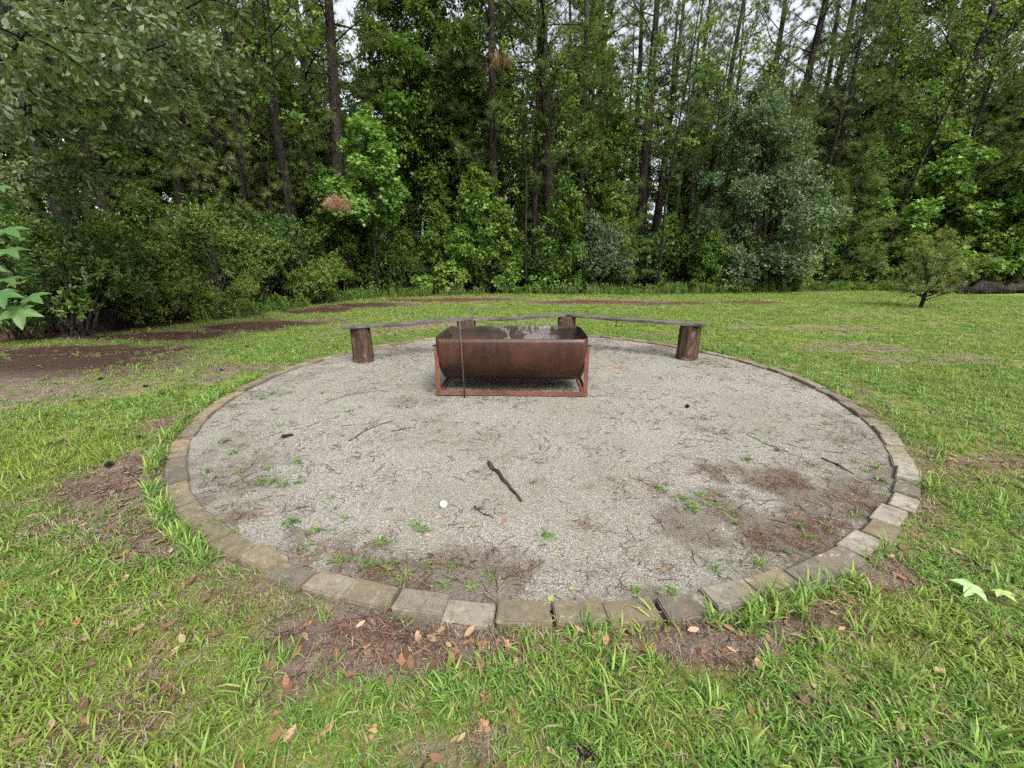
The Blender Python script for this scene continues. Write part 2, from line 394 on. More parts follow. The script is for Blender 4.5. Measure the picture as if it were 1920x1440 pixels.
# gravel pad
def pad_fields(x, y):
    rr = np.hypot(x - CX, y - CY)
    n = fbm(x * 2.2, y * 2.2, 101, 5); n2 = fbm(x * 5, y * 5, 131, 4)
    n3 = fbm(x * 3.6 + 7, y * 3.6, 171, 5)
    edge = sstep(RAD - .75, RAD - .1, rr + (n - .5) * 1.3)
    near = sstep(2.6, 1.4, y)
    dirt_shade = edge * (.35 + .6 * near) * (.35 + 1.3 * sstep(.38, .62, n3))
    dirt_shade = np.maximum(dirt_shade, .55 * sstep(.56, .72, n3) * sstep(.42, .62, n))
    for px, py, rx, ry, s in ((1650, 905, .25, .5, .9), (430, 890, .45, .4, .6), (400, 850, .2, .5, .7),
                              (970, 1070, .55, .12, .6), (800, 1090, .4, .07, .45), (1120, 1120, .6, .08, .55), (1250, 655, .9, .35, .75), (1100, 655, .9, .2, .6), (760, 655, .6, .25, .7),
                              (900, 830, .8, .25, .25), (962, 722, .80, .40, 1.6), (962, 712, .7, .25, 1.4), (640, 800, .8, .5, .2), (1350, 850, .5, .3, .3), (1300, 940, .3, .2, .5)):  # the two patches beneath the tank paint its shadow into the gravel colour
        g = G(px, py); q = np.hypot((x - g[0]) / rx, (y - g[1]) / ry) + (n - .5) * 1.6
        dirt_shade = np.maximum(dirt_shade, s * sstep(1.3, .3, q))
    g = G(1500, 955); qr = np.hypot((x - g[0]) / .95, (y - g[1]) / .62) + (n - .5) * 1.2
    reg = sstep(1.25, .35, qr); dirt_shade = np.maximum(dirt_shade, reg * (.25 + .85 * sstep(.42, .6, n3)))
    nA = fbm(x * 4.5 + 3, y * 7.0, 201, 5)
    straw = reg * sstep(.52, .64, nA) * .95
    fr = sstep(RAD - .55, RAD - .15, rr) * sstep(2.4, 1.7, y); straw = np.maximum(straw, fr * sstep(.55, .68, nA) * .8)
    for px, py, rx, ry, s in ((1430, 1010, .22, .06, .9), (1540, 870, .3, .06, .7), (1090, 990, .16, .03, .8), (620, 1080, .3, .05, .9), (700, 1105, .3, .05, .8),
                              (760, 840, .05, .03, .9), (1000, 905, .05, .03, .8), (850, 1140, .4, .05, .5), (560, 1040, .2, .05, .6)):
        g = G(px, py); q = np.hypot((x - g[0]) / rx, (y - g[1]) / ry) + (n2 - .5) * 1.8
        straw = np.maximum(straw, s * sstep(1.2, .2, q))
    moss = reg * sstep(.54, .66, fbm(x * 3.3 + 11, y * 3.3, 211, 4)) * .8 + .35 * sstep(.58, .7, fbm(x * 1.4 + 5, y * 1.4, 221, 4))
    for px, py, rx, ry, s in ((1450, 1070, .4, .12, .6), (860, 1070, .3, .08, .4), (500, 740, .35, .2, .7), (980, 860, .8, .2, .3), (1240, 1040, .4, .1, .4)):
        g = G(px, py); q = np.hypot((x - g[0]) / rx, (y - g[1]) / ry) + (n2 - .5) * 1.6
        moss = np.maximum(moss, s * sstep(1.2, .2, q))
    rust = np.zeros(x.shape)
    for px, py, rx, ry, s in ((1150, 690, .35, .35, .8), (1130, 720, .2, .2, .5), (800, 690, .15, .3, .3)):
        g = G(px, py); q = np.hypot((x - g[0]) / rx, (y - g[1]) / ry) + (n - .5)
        rust = np.maximum(rust, s * sstep(1.2, .1, q))
    return np.clip(dirt_shade, 0, 1), straw, moss, rust
def pad_z(x, y):
    return .004 + (fbm(x * 1.3, y * 1.3, 151, 3) - .5) * .022 + (fbm(x * 9, y * 9, 161, 2) - .5) * .006
def gravel_material():
    m, nt, out = new_mat('gravel_surface')
    P = coord(nt, 'Object')
    def cells(sc):
        v = nt.nodes.new('ShaderNodeTexVoronoi'); v.inputs['Scale'].default_value = sc; v.inputs['Randomness'].default_value = 1.0
        nt.links.new(P, v.inputs['Vector']); return v
    v1 = cells(125); v2 = cells(260)
    sep = nt.nodes.new('ShaderNodeSeparateColor'); nt.links.new(v1.outputs['Color'], sep.inputs[0])
    sep2 = nt.nodes.new('ShaderNodeSeparateColor'); nt.links.new(v2.outputs['Color'], sep2.inputs[0])
    c = ramp(nt, sep.outputs[0], [(.0, (.10, .093, .078)), (.3, (.205, .193, .166)), (.7, (.305, .290, .256)), (1.0, (.44, .42, .375))])
    c2 = ramp(nt, sep2.outputs[1], [(.0, (.09, .08, .066)), (.5, (.25, .236, .20)), (1.0, (.41, .39, .345))])
    c = mixc(nt, .45, c, c2)
    gap = ramp(nt, v1.outputs['Distance'], [(.35, (0, 0, 0)), (.8, (1, 1, 1))])
    c = mixc(nt, math_n(nt, 'MULTIPLY', gap, .45), c, (.085, .078, .066))
    big = noise(nt, P, 1.1, 4, .6)
    c = mixc(nt, ramp(nt, big, [(.36, (.55, .55, .55)), (.56, (0, 0, 0))]), c, (.17, .165, .125))
    c = mixc(nt, ramp(nt, noise(nt, P, 330, 2, .6), [(.64, (0, 0, 0)), (.70, (.75, .75, .75))]), c, (.04, .033, .025))
    n2 = noise(nt, P, 45, 4, .7); n3 = noise(nt, P, 140, 3, .7); n12 = noise(nt, P, 13, 4, .65)
    def over(c, an, col, lo, hi, k, amt=.66):
        f = math_n(nt, 'ADD', attr(nt, an), math_n(nt, 'MULTIPLY', math_n(nt, 'SUBTRACT', math_n(nt, 'ADD', math_n(nt, 'MULTIPLY', n2, .6), math_n(nt, 'ADD', math_n(nt, 'MULTIPLY', n12, .6), math_n(nt, 'MULTIPLY', n3, .5))), .85), k * 1.5))
        return mixc(nt, math_n(nt, 'MULTIPLY', ramp(nt, f, [(lo, (0, 0, 0)), (hi, (1, 1, 1))]), amt), c, col)
    c = over(c, 'rust', (.36, .25, .14), .3, 1.3, .5)
    c = over(c, 'dirt_shade', ramp(nt, n3, [(.35, (.038, .026, .017)), (.55, (.090, .066, .045)), (.7, (.17, .138, .104))]), .25, .9, 1.3)
    c = over(c, 'moss', (.075, .08, .025), .35, .9, 1.4)
    c = over(c, 'straw', ramp(nt, n3, [(.35, (.045, .028, .018)), (.6, (.13, .078, .048))]), .35, 1.0, 1.6, .6)
    hgt = math_n(nt, 'SUBTRACT', 1.0, v1.outputs['Distance'])
    hgt = math_n(nt, 'ADD', hgt, math_n(nt, 'MULTIPLY', v2.outputs['Distance'], -.5))
    principled(nt, out, c, .85, bump(nt, hgt, .9, .006), spec=.3)
    return m
M['gravel'] = gravel_material()
def gravel_pad():
    nr, na = 70, 300
    r = np.linspace(0, 1, nr) ** .8 * (RAD - .09)
    a = np.arange(na) / na * 2 * np.pi
    x = (CX + r[:, None] * np.cos(a)).ravel(); y = (CY + r[:, None] * np.sin(a)).ravel()
    i = np.arange(nr - 1)[:, None] * na; j = np.arange(na)[None]; jn = (j + 1) % na
    F = np.stack([i + j, i + na + j, i + na + jn, i + jn], -1).reshape(-1, 4)
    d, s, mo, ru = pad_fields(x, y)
    return mk_mesh('gravel_pad', np.stack([x, y, pad_z(x, y)], -1), F, M['gravel'], True, attrs={'dirt_shade': d, 'straw': s, 'moss': mo, 'rust': ru})
tag(link('gravel_pad', gravel_pad()), 'round pad of fine pale gravel inside the paver ring', kind='structure')

# ------------------------------------------------------------------ paver ring
def concrete_material():
    m, nt, out = new_mat('weathered_concrete')
    oi = nt.nodes.new('ShaderNodeObjectInfo')
    P = nt.nodes.new('ShaderNodeNewGeometry').outputs['Position']
    n1 = noise(nt, P, 7, 5, .6); n2 = noise(nt, P, 160, 4, .7); n3 = noise(nt, P, 26, 4, .6, .4)
    c = mixc(nt, ramp(nt, n1, [(.38, (0, 0, 0)), (.62, (.8, .8, .8))]), oi.outputs['Color'], mixc(nt, .55, oi.outputs['Color'], (.15, .115, .07)))
    c = mixc(nt, ramp(nt, n3, [(.5, (0, 0, 0)), (.72, (.75, .75, .75))]), c, (.075, .066, .048))
    c = mixc(nt, ramp(nt, n3, [(.28, (.55, .55, .55)), (.42, (0, 0, 0))]), c, (.36, .34, .29))
    c = mixc(nt, math_n(nt, 'MULTIPLY', ramp(nt, n2, [(.55, (0, 0, 0)), (.7, (1, 1, 1))]), .3), c, (.32, .30, .25))
    principled(nt, out, c, .9, bump(nt, math_n(nt, 'ADD', n2, n3), .5, .006), spec=.25)
    return m
M['concrete'] = concrete_material()
def paver_mesh(seed):
    rg = random.Random(seed)
    bm = bmesh.new(); bmesh.ops.create_cube(bm, size=1.0)
    bmesh.ops.scale(bm, vec=(.205, .112, .062), verts=bm.verts)
    for v in bm.verts: v.co += Vector((rg.uniform(-.003, .003), rg.uniform(-.003, .003), rg.uniform(-.002, .002)))
    bmesh.ops.bevel(bm, geom=list(bm.edges), offset=.006, segments=2, affect='EDGES')
    for v in bm.verts:
        if rg.random() < .35: v.co += Vector((rg.uniform(-.002, .002), rg.uniform(-.002, .002), rg.uniform(-.002, .001)))
    me = bpy.data.meshes.new('paver'); bm.to_mesh(me); bm.free(); me.materials.append(M['concrete']); return me
ring = tag(link('paver_edging', None, loc=(CX, CY, 0)), 'ring of weathered concrete pavers edging the gravel circle', 'edging')
pav = [paver_mesh(s) for s in range(6)]
rg = random.Random(3)
NP = 94
tones = [(.17, .138, .085), (.145, .122, .08), (.18, .16, .12), (.10, .09, .068), (.155, .128, .08), (.195, .178, .14), (.125, .107, .072)]
ang = -math.pi / 2 - .043
for i in range(NP):
    a = ang + i * 2 * math.pi / NP + rg.uniform(-.004, .004)
    rr = RAD - .056 + rg.uniform(-.012, .012)
    o = bpy.data.objects.new('paver', pav[rg.randrange(6)]); COL.objects.link(o); o.parent = ring
    o.location = (rr * math.cos(a), rr * math.sin(a), -.003 + rg.uniform(-.011, .012))
    o.rotation_euler = (rg.uniform(-.06, .05), rg.uniform(-.03, .03), a + math.pi / 2 + rg.uniform(-.05, .05))
    t = rg.choice(tones); k = rg.uniform(.8, 1.2); o.color = (t[0] * k, t[1] * k, t[2] * k, 1)
    # a few pale replacements on the right, as in the ring's newer stretch
    d = math.degrees(a) % 360
    if 315 < d < 318 or 304 < d < 312 or 296 < d < 300: o.color = (.245, .228, .19, 1)
    if 288 < d < 293: o.color = (.10, .095, .075, 1)

# ------------------------------------------------------------------ fire pit made from a halved tank
def rust_material(inner=False):
    m, nt, out = new_mat('sooty_steel' if inner else 'rusted_steel')
    P = coord(nt, 'Object')
    n1 = noise(nt, P, 2.3, 7, .62, .6); n2 = noise(nt, P, 45, 5, .7); n3 = noise(nt, coord(nt, 'Object', (9, 9, 1.2)), 1.6, 4)
    if inner:
        c = ramp(nt, n1, [(.3, (.012, .010, .010)), (.5, (.035, .026, .022)), (.7, (.075, .048, .034))])
        sx = nt.nodes.new('ShaderNodeSeparateXYZ'); nt.links.new(P, sx.inputs[0])
        ax = ramp(nt, math_n(nt, 'MULTIPLY', math_n(nt, 'ADD', sx.outputs[0], 1.0), .5), [(.36, (0, 0, 0)), (.45, (1, 1, 1)), (.70, (1, 1, 1)), (.78, (0, 0, 0))])
        ash = math_n(nt, 'MULTIPLY', ax, ramp(nt, noise(nt, P, 6.5, 5, .65, .6), [(.46, (0, 0, 0)), (.53, (1, 1, 1))]))
        c = mixc(nt, math_n(nt, 'MULTIPLY', ash, .8), c, ramp(nt, n2, [(.35, (.06, .056, .055)), (.6, (.24, .23, .235))]))
        principled(nt, out, c, .9, bump(nt, n2, .4, .004), 0.0, .2)
    else:
        c = ramp(nt, n1, [(.28, (.020, .009, .006)), (.5, (.048, .020, .0125)), (.64, (.080, .032, .017)), (.78, (.16, .062, .019))])
        c = mixc(nt, ramp(nt, n3, [(.45, (0, 0, 0)), (.7, (.55, .55, .55))]), c, (.085, .038, .028))
        c = mixc(nt, math_n(nt, 'MULTIPLY', ramp(nt, n2, [(.58, (0, 0, 0)), (.72, (1, 1, 1))]), .35), c, (.02, .012, .01))
        principled(nt, out, c, ramp(nt, n2, [(.3, (.30, .30, .30)), (.7, (.60, .60, .60))]), bump(nt, n2, .25, .003), .25, .45)
    return m
M['rust'] = rust_material(); M['soot'] = rust_material(True)
def oxide_material():
    m, nt, out = new_mat('red_oxide_paint')
    P = coord(nt, 'Object')
    n1 = noise(nt, P, 6, 5, .65); n2 = noise(nt, P, 60, 4, .7)
    c = ramp(nt, n1, [(.3, (.075, .030, .019)), (.5, (.135, .053, .034)), (.75, (.185, .080, .054))])
    c = mixc(nt, ramp(nt, n2, [(.52, (0, 0, 0)), (.66, (.85, .85, .85))]), c, (.055, .026, .017))
    principled(nt, out, c, .75, bump(nt, n2, .3, .003), spec=.35)
    return m
M['oxide'] = oxide_material()
TK = link('fire_pit', None, loc=(0.012, 4.225, 0.012), rotz=R_(-2.9))
tag(TK, 'rusty halved steel tank fire pit on a red angle iron frame', 'fire pit')
TR, TL, TZ = .43, 1.545, .515        # radius, length, axis height
def tank_shell():
    prof = []                          # (x, r) along the axis
    b = .07
    for i in range(0, 15):
        q = i / 14.0; r = TR * math.sin(q * math.pi / 2)
        prof.append((-TL / 2 + b - b * (max(0.0, 1 - (r / TR) ** 7)) ** .5, r))
    for x in np.linspace(-TL / 2 + b, TL / 2 - b, 18)[1:-1]: prof.append((x, TR))
    for i in range(14, -1, -1):
        q = i / 14.0; r = TR * math.sin(q * math.pi / 2)
        prof.append((TL / 2 - b + b * (max(0.0, 1 - (r / TR) ** 7)) ** .5, r))
    bm = bmesh.new(); k = 64; rows = []
    for x, r in prof:
        if r < 1e-5: rows.append([bm.verts.new((x, 0, TZ))] * k)
        else: rows.append([bm.verts.new((x, r * math.cos(a), TZ + r * math.sin(a))) for a in (np.arange(k) / k * 2 * math.pi)])
    for A, B in zip(rows[:-1], rows[1:]):
        for j in range(k):
            vs = []
            for v in (A[j], A[(j + 1) % k], B[(j + 1) % k], B[j]):
                if v not in vs: vs.append(v)
            if len(vs) > 2: bm.faces.new(vs)
    bmesh.ops.recalc_face_normals(bm, faces=bm.faces)
    g = list(bm.verts) + list(bm.edges) + list(bm.faces)
    bmesh.ops.bisect_plane(bm, geom=g, dist=1e-5, plane_co=(0, 0, TZ + .083), plane_no=(0, 0, 1), clear_outer=True)
    o = bm_obj('tank_shell', bm, [M['rust'], M['soot']], TK, True)
    s = o.modifiers.new('wall', 'SOLIDIFY'); s.thickness = .008; s.offset = -1; s.material_offset = 1; s.material_offset_rim = 0
    return o
tank_shell()
def angle_iron(name, p0, p1, w1, w2, t=.006, parent=TK, mat=None):
    """L section along p0-p1; the legs lie along w1 and w2 (vectors with their length)"""
    p0, p1, w1, w2 = (Vector(v) for v in (p0, p1, w1, w2))
    a, b = w1.normalized(), w2.normalized()
    pr = [Vector((0, 0, 0)), w1, w1 + b * t, a * t + b * t, a * t + w2, w2]
    bm = bmesh.new()
    A = [bm.verts.new(p0 + q) for q in pr]; B = [bm.verts.new(p1 + q) for q in pr]
    for i in range(6): bm.faces.new((A[i], A[(i + 1) % 6], B[(i + 1) % 6], B[i]))
    for Q in (A, B): bm.faces.new((Q[0], Q[1], Q[2], Q[3])); bm.faces.new((Q[0], Q[3], Q[4], Q[5]))
    bmesh.ops.recalc_face_normals(bm, faces=bm.faces)
    bmesh.ops.bevel(bm, geom=[e for e in bm.edges if e.calc_length() > .1], offset=.0012, segments=1, affect='EDGES')
    return bm_obj(name, bm, mat or M['oxide'], parent)
XE, YF = .780, -.392                   # frame corner in the pit's own axes
S5 = .046
angle_iron('base_rail', (-XE, YF, .0), (XE, YF, .0), (0, 0, S5 + .004), (0, S5, 0))
angle_iron('base_rail', (-XE, -YF, .0), (XE, -YF, .0), (0, 0, S5), (0, -S5, 0))
angle_iron('base_rail', (-XE - .002, YF + .046, .0), (-XE - .002, -YF - .046, .0), (0, 0, S5 - .004), (S5, 0, 0))
angle_iron('base_rail', (XE + .002, YF + .046, .0), (XE + .002, -YF - .046, .0), (0, 0, S5 - .004), (-S5, 0, 0))
for sx in (-1, 1):
    for sy in (-1, 1):
        top = .515 if sy < 0 else .50
        angle_iron('upright', (sx * (XE - .003), -sy * (YF + .003) if sy > 0 else YF - .003, .048), (sx * (XE - .003), -sy * (YF + .003) if sy > 0 else YF - .003, top), (-sx * S5 * .95, 0, 0), (0, -sy * S5, 0))
        bm = bmesh.new(); bmesh.ops.create_cube(bm, size=1.0)
        bmesh.ops.scale(bm, vec=(.055, .05, .006), verts=bm.verts); bmesh.ops.translate(bm, vec=(sx * (XE - .012), sy * .352, top + .004), verts=bm.verts)
        bm_obj('tab', bm, M['rust'], TK)
# cold ash and charred scraps lying in the bottom
bm = bmesh.new()
rg = random.Random(8)
nx_, ny_ = 40, 12
vs = [[bm.verts.new((x, y, TZ - math.sqrt(max(0, (TR - .012) ** 2 - y * y)) + .004 + (.05 * (1 - (y / .26) ** 2)) * (1 - (x / .64) ** 4) * rg.uniform(.8, 1.1))) for y in np.linspace(-.24, .24, ny_)] for x in np.linspace(-.62, .62, nx_)]
for i in range(nx_ - 1):
    for j in range(ny_ - 1): bm.faces.new((vs[i][j], vs[i + 1][j], vs[i + 1][j + 1], vs[i][j + 1]))
bm_obj('ash_bed', bm, M['soot'], TK, True)

# hooked rods
def rod_material():
    m, nt, out = new_mat('old_iron_rod')
    n1 = noise(nt, coord(nt, 'Object'), 18, 4, .7)
    principled(nt, out, ramp(nt, n1, [(.35, (.03, .022, .018)), (.55, (.085, .055, .04)), (.7, (.16, .105, .075))]), .7, None, .3)
    return m
M['rod'] = rod_material()
def hooked_rod(base, top, label, hookdir=1):
    base, top = Vector(base), Vector(top)
    t = tag(link('fire_poker', None, loc=base), label, 'poker', 'hooked iron rods at the fire pit')
    d = top - base
    V, F, q = tube([np.zeros(3), np.array(d) * .5 + (.002, 0, 0), np.array(d)], [.0078] * 3, 8)
    link('rod', mk_mesh('rod', V, F, M['rod'], True), t)
    c = d + Vector((.030 * hookdir, 0, -.060)); pts = []
    pts.append(np.array(d * (1 - .105 / d.length)))
    for a in np.linspace(math.pi, 2 * math.pi + .5, 12): pts.append(np.array(c + Vector((.032 * hookdir * math.cos(a), 0, .032 * math.sin(a)))))
    V, F, q = tube(np.array(pts), [.0062] * len(pts), 8)
    link('hook', mk_mesh('hook', V, F, M['rod'], True), t)
    return t
hooked_rod((-.487, 3.800, .008), (-.506, 3.806, .800), 'rusty hooked rod leaning on the front of the tank')
hooked_rod((-.452, 4.712, .008), (-.468, 4.704, .835), 'rusty hooked rod standing behind the tank rim')

# ------------------------------------------------------------------ bench
def wood_material(name, c1, c2, c3, c4, stretch):
    m, nt, out = new_mat(name)
    P = coord(nt, 'Object', stretch)
    n1 = noise(nt, P, 3.0, 6, .65, .3); n2 = noise(nt, P, 14, 5, .7); n3 = noise(nt, coord(nt, 'Object'), 3.3, 4, .6, .5)
    c = ramp(nt, n1, [(.3, c1), (.5, c2), (.7, c3)])
    c = mixc(nt, ramp(nt, n3, [(.52, (0, 0, 0)), (.64, (.85, .85, .85))]), c, c4)
    c = mixc(nt, ramp(nt, n2, [(.3, (.7, .7, .7)), (.45, (0, 0, 0))]), c, (.012, .010, .008))
    principled(nt, out, c, .88, bump(nt, math_n(nt, 'ADD', n1, n2), .7, .01), spec=.25)
    return m
M['plank'] = wood_material('weathered_plank', (.020, .017, .015), (.085, .074, .064), (.20, .183, .166), (.032, .027, .023), (1.2, 14, 14))
M['post'] = wood_material('weathered_log', (.020, .011, .008), (.062, .035, .023), (.11, .070, .048), (.18, .15, .12), (9, 9, 1.0))
BN = tag(link('bench', None, loc=(0.2, 5.9, 0)), 'long three-plank wooden bench on four log posts behind the fire pit', 'bench')
def to_bench(p): return Vector(p) - BN.location
corner = [Vector((-2.20, 5.33, 0)), Vector((-.70, 6.04, 0)), Vector((.90, 6.44, 0)), Vector((2.56, 5.38, 0))]
def log_post(p, r, h, seed):
    rg = np.random.default_rng(seed); k = 44; zs = np.array([-.05, .0, .05, .12, .2, .28, .36, .42, h - .012, h])
    rs = r * np.array([1.06, 1.05, 1.03, 1.01, 1.0, .99, .98, .97, .97, .94])
    th = np.arange(k) / k * 2 * np.pi
    gr = 1 + .05 * np.sin(th * 3 + seed) + .03 * np.sin(th * 7 + seed * 2) + .085 * (rg.random(k) - .5)
    flat = np.where(np.cos(th - 2.6 - seed * .3) > .86, .95, 1.0)
    V = []
    for z, q in zip(zs, rs):
        w = gr * flat * (1 + .035 * (rg.random(k) - .5))
        V.append(np.stack([q * w * np.cos(th), q * w * np.sin(th), np.full(k, z)], -1))
    V = np.concatenate(V + [np.array([[0, 0, h + .001]])])
    n = len(zs); i = np.arange(n - 1)[:, None] * k; j = np.arange(k)[None]; jn = (j + 1) % k
    F = np.concatenate([np.stack([i + j, i + jn, i + k + jn], -1).reshape(-1, 3), np.stack([i + j, i + k + jn, i + k + j], -1).reshape(-1, 3),
                        np.stack([(n - 1) * k + j[0], (n - 1) * k + jn[0], np.full(k, len(V) - 1)], -1)])
    return link('post', mk_mesh('post', V, F, M['post'], True), BN, to_bench(p), seed * 1.3)
posts = [((-2.105, 5.44, 0.012), .138, .474), ((-.70, 6.05, 0.012), .142, .478), ((.90, 6.42, 0.012), .142, .482), ((2.50, 5.47, 0.012), .140, .470)]
for i, (p, r, h) in enumerate(posts): log_post(p, r, h, i + 1)
def plank(a, b, ext0, ext1, w, t, z0, z1, seed, sag=0.0):
    rg = random.Random(seed)
    a, b = Vector(a), Vector(b); d = (b - a).normalized(); a = a - d * ext0; b = b + d * ext1
    L = (b - a).length; s = Vector((-d.y, d.x, 0)); n = 16
    bm = bmesh.new(); rows = []
    for i in range(n + 1):
        u = i / n; z = z0 + (z1 - z0) * u - sag * 4 * u * (1 - u) + rg.uniform(-.003, .003) + .003 * math.sin(u * 8 + seed)
        c = (a + d * L * u) + s * (.006 * math.sin(u * 7 + seed)); ww = w / 2 + rg.uniform(-.004, .004)
        rows.append([bm.verts.new((*(c + s * q)[:2], z + dz)) for q, dz in ((-ww, 0), (ww, .0), (ww, t + rg.uniform(-.004, .002)), (-ww, t + rg.uniform(-.006, .002)))])
    for A, B in zip(rows[:-1], rows[1:]):
        for j in range(4): bm.faces.new((A[j], A[(j + 1) % 4], B[(j + 1) % 4], B[j]))
    bm.faces.new(rows[0]); bm.faces.new(rows[-1][::-1])
    bmesh.ops.recalc_face_normals(bm, faces=bm.faces)
    mid = (a + b) / 2
    ang_ = math.atan2(d.y, d.x)
    Mx = Matrix.Rotation(-ang_, 4, 'Z') @ Matrix.Translation(-mid)
    bmesh.ops.transform(bm, matrix=Mx, verts=bm.verts)
    bmesh.ops.bevel(bm, geom=list(bm.edges), offset=.004, segments=1, affect='EDGES', clamp_overlap=True)
    o = bm_obj('plank', bm, M['plank'], BN)
    o.location = mid - BN.location; o.rotation_euler = (0, 0, ang_); return o
plank(corner[0], corner[1], .10, .02, .21, .033, .489, .493, 1, .004)
plank(corner[1], corner[2], .12, .10, .21, .035, .494, .501, 2, .022)
plank(corner[2], corner[3], -.03, .10, .21, .035, .500, .486, 3, .012)
V, F, q = tube(np.array([(0, 0, 0), (.0, 0, -.05), (-.012, 0, -.11)]), [.006, .009, .013], 6)
st = link('dangling_strip', mk_mesh('dangling_strip', V, F, M['rod'], True), BN, to_bench((1.58, 5.90, .50)))

# ------------------------------------------------------------------ wording that places a thing beside something one can find
def beside(px, py, marks):
    n, mx, my = min(marks, key=lambda m: math.hypot(px - m[1], (py - m[2]) * 1.6))
    dx, dy = px - mx, (py - my) * 1.6
    if abs(dx) > abs(dy): return ('right of ' if dx > 0 else 'left of ') + n
    return ('in front of ' if dy > 0 else 'beyond ') + n
GRAVEL_MARKS = [('the golf ball', 832, 953), ('the dark stick', 947, 908), ('the tank fire pit', 958, 745), ('the left bench post', 676, 680), ('the right bench post', 1291, 672), ('the two pine cones', 540, 821), ('the forked twig', 700, 806),
                ('the pine straw patch', 1430, 1010), ('the reddish twig', 1570, 875), ('the leftmost pavers', 320, 900), ('the rightmost pavers', 1720, 920), ('the frontmost pavers', 960, 1165), ('the pale pavers', 1600, 1045)]
LAWN_MARKS = [('the leftmost pavers', 300, 900), ('the frontmost pavers', 960, 1185), ('the rightmost pavers', 1740, 910), ('the bottom pine cone', 1097, 1424), ('the green star leaf', 1812, 1120), ('the lower left stick', 140, 1225), ('the thin grass stick', 490, 1305),
              ('the bleached stick', 90, 720), ('the left bench post', 676, 680), ('the right bench post', 1291, 672), ('the lone small conifer', 1725, 578)]
WOODS_MARKS = [('the big left oak', 138), ('the slim left pine', 327), ('the largest wax myrtle', 400), ('the grey-green glossy shrub', 545), ('the thick left pine', 642), ('the young sweetgum', 700), ('the leaning slender stem', 798), ('the feathery sumac', 878),
               ('the reddish pine', 931), ('the vine-hung pine', 1031), ('the bristly young pine', 1178), ('the green sweetgum bush', 1330), ('the grey-green oak', 1405), ('the bright young pine', 1583), ('the bright sweetgum', 1722), ('the low right sweetgum', 1868)]
def woods_place(x, y):
    px = 960 + F_PX * x / (y * _cp + .3)
    n, mx = min(WOODS_MARKS, key=lambda m: abs(px - m[1]))
    return ('behind ' if abs(px - mx) < 18 else 'beyond and right of ' if px > mx else 'beyond and left of ') + n
# ------------------------------------------------------------------ tree building
def polyline(p0, d, L, n, rng, wob=.08, up=0.0, droop=0.0):
    pts = [np.array(p0, float)]; d = np.array(d, float); d /= np.linalg.norm(d)
    for i in range(n):
        d = d + rng.normal(0, wob, 3) + np.array([0, 0, up / n - droop * (i + 1) / n / n * 2]); d /= np.linalg.norm(d)
        pts.append(pts[-1] + d * L / n)
    return np.array(pts)
def along(pts, t):
    n = len(pts) - 1; f = min(max(t, 0), .999) * n; i = int(f); u = f - i
    return pts[i] * (1 - u) + pts[i + 1] * u, nrm(pts[i + 1] - pts[i])
def rosettes(tips, dirs, per, L, rng, tmpl, theta=(1.0, .3), upw=.4, jit=.0, lvar=.25):
    tips = np.repeat(np.asarray(tips), per, 0); a = np.repeat(nrm(np.asarray(dirs)), per, 0); n = len(tips)
    rnd = nrm(rng.normal(size=(n, 3))); perp = nrm(np.cross(a, rnd))
    th = rng.normal(theta[0], theta[1], n)[:, None]
    d = nrm(a * np.cos(th) + perp * np.sin(th) + np.array([0, 0, -.12]))
    nh = a + np.array([0, 0, upw]) + rng.normal(0, .35, (n, 3))
    P = tips + rng.normal(0, 1, (n, 3)) * jit + a * rng.uniform(-.06, .0, (n, 1))
    S = L * (1 + lvar * rng.normal(size=n)).clip(.45, 1.7)
    v, f, t = scatter(tmpl[0], tmpl[1], P, frames(d, nh), S, rng)
    tt = np.repeat(np.repeat(rng.random(n // per), per), len(tmpl[0]))
    return v, f, np.clip(.5 + (t - .5) * .6 + (tt - .5) * .75, 0, 1)
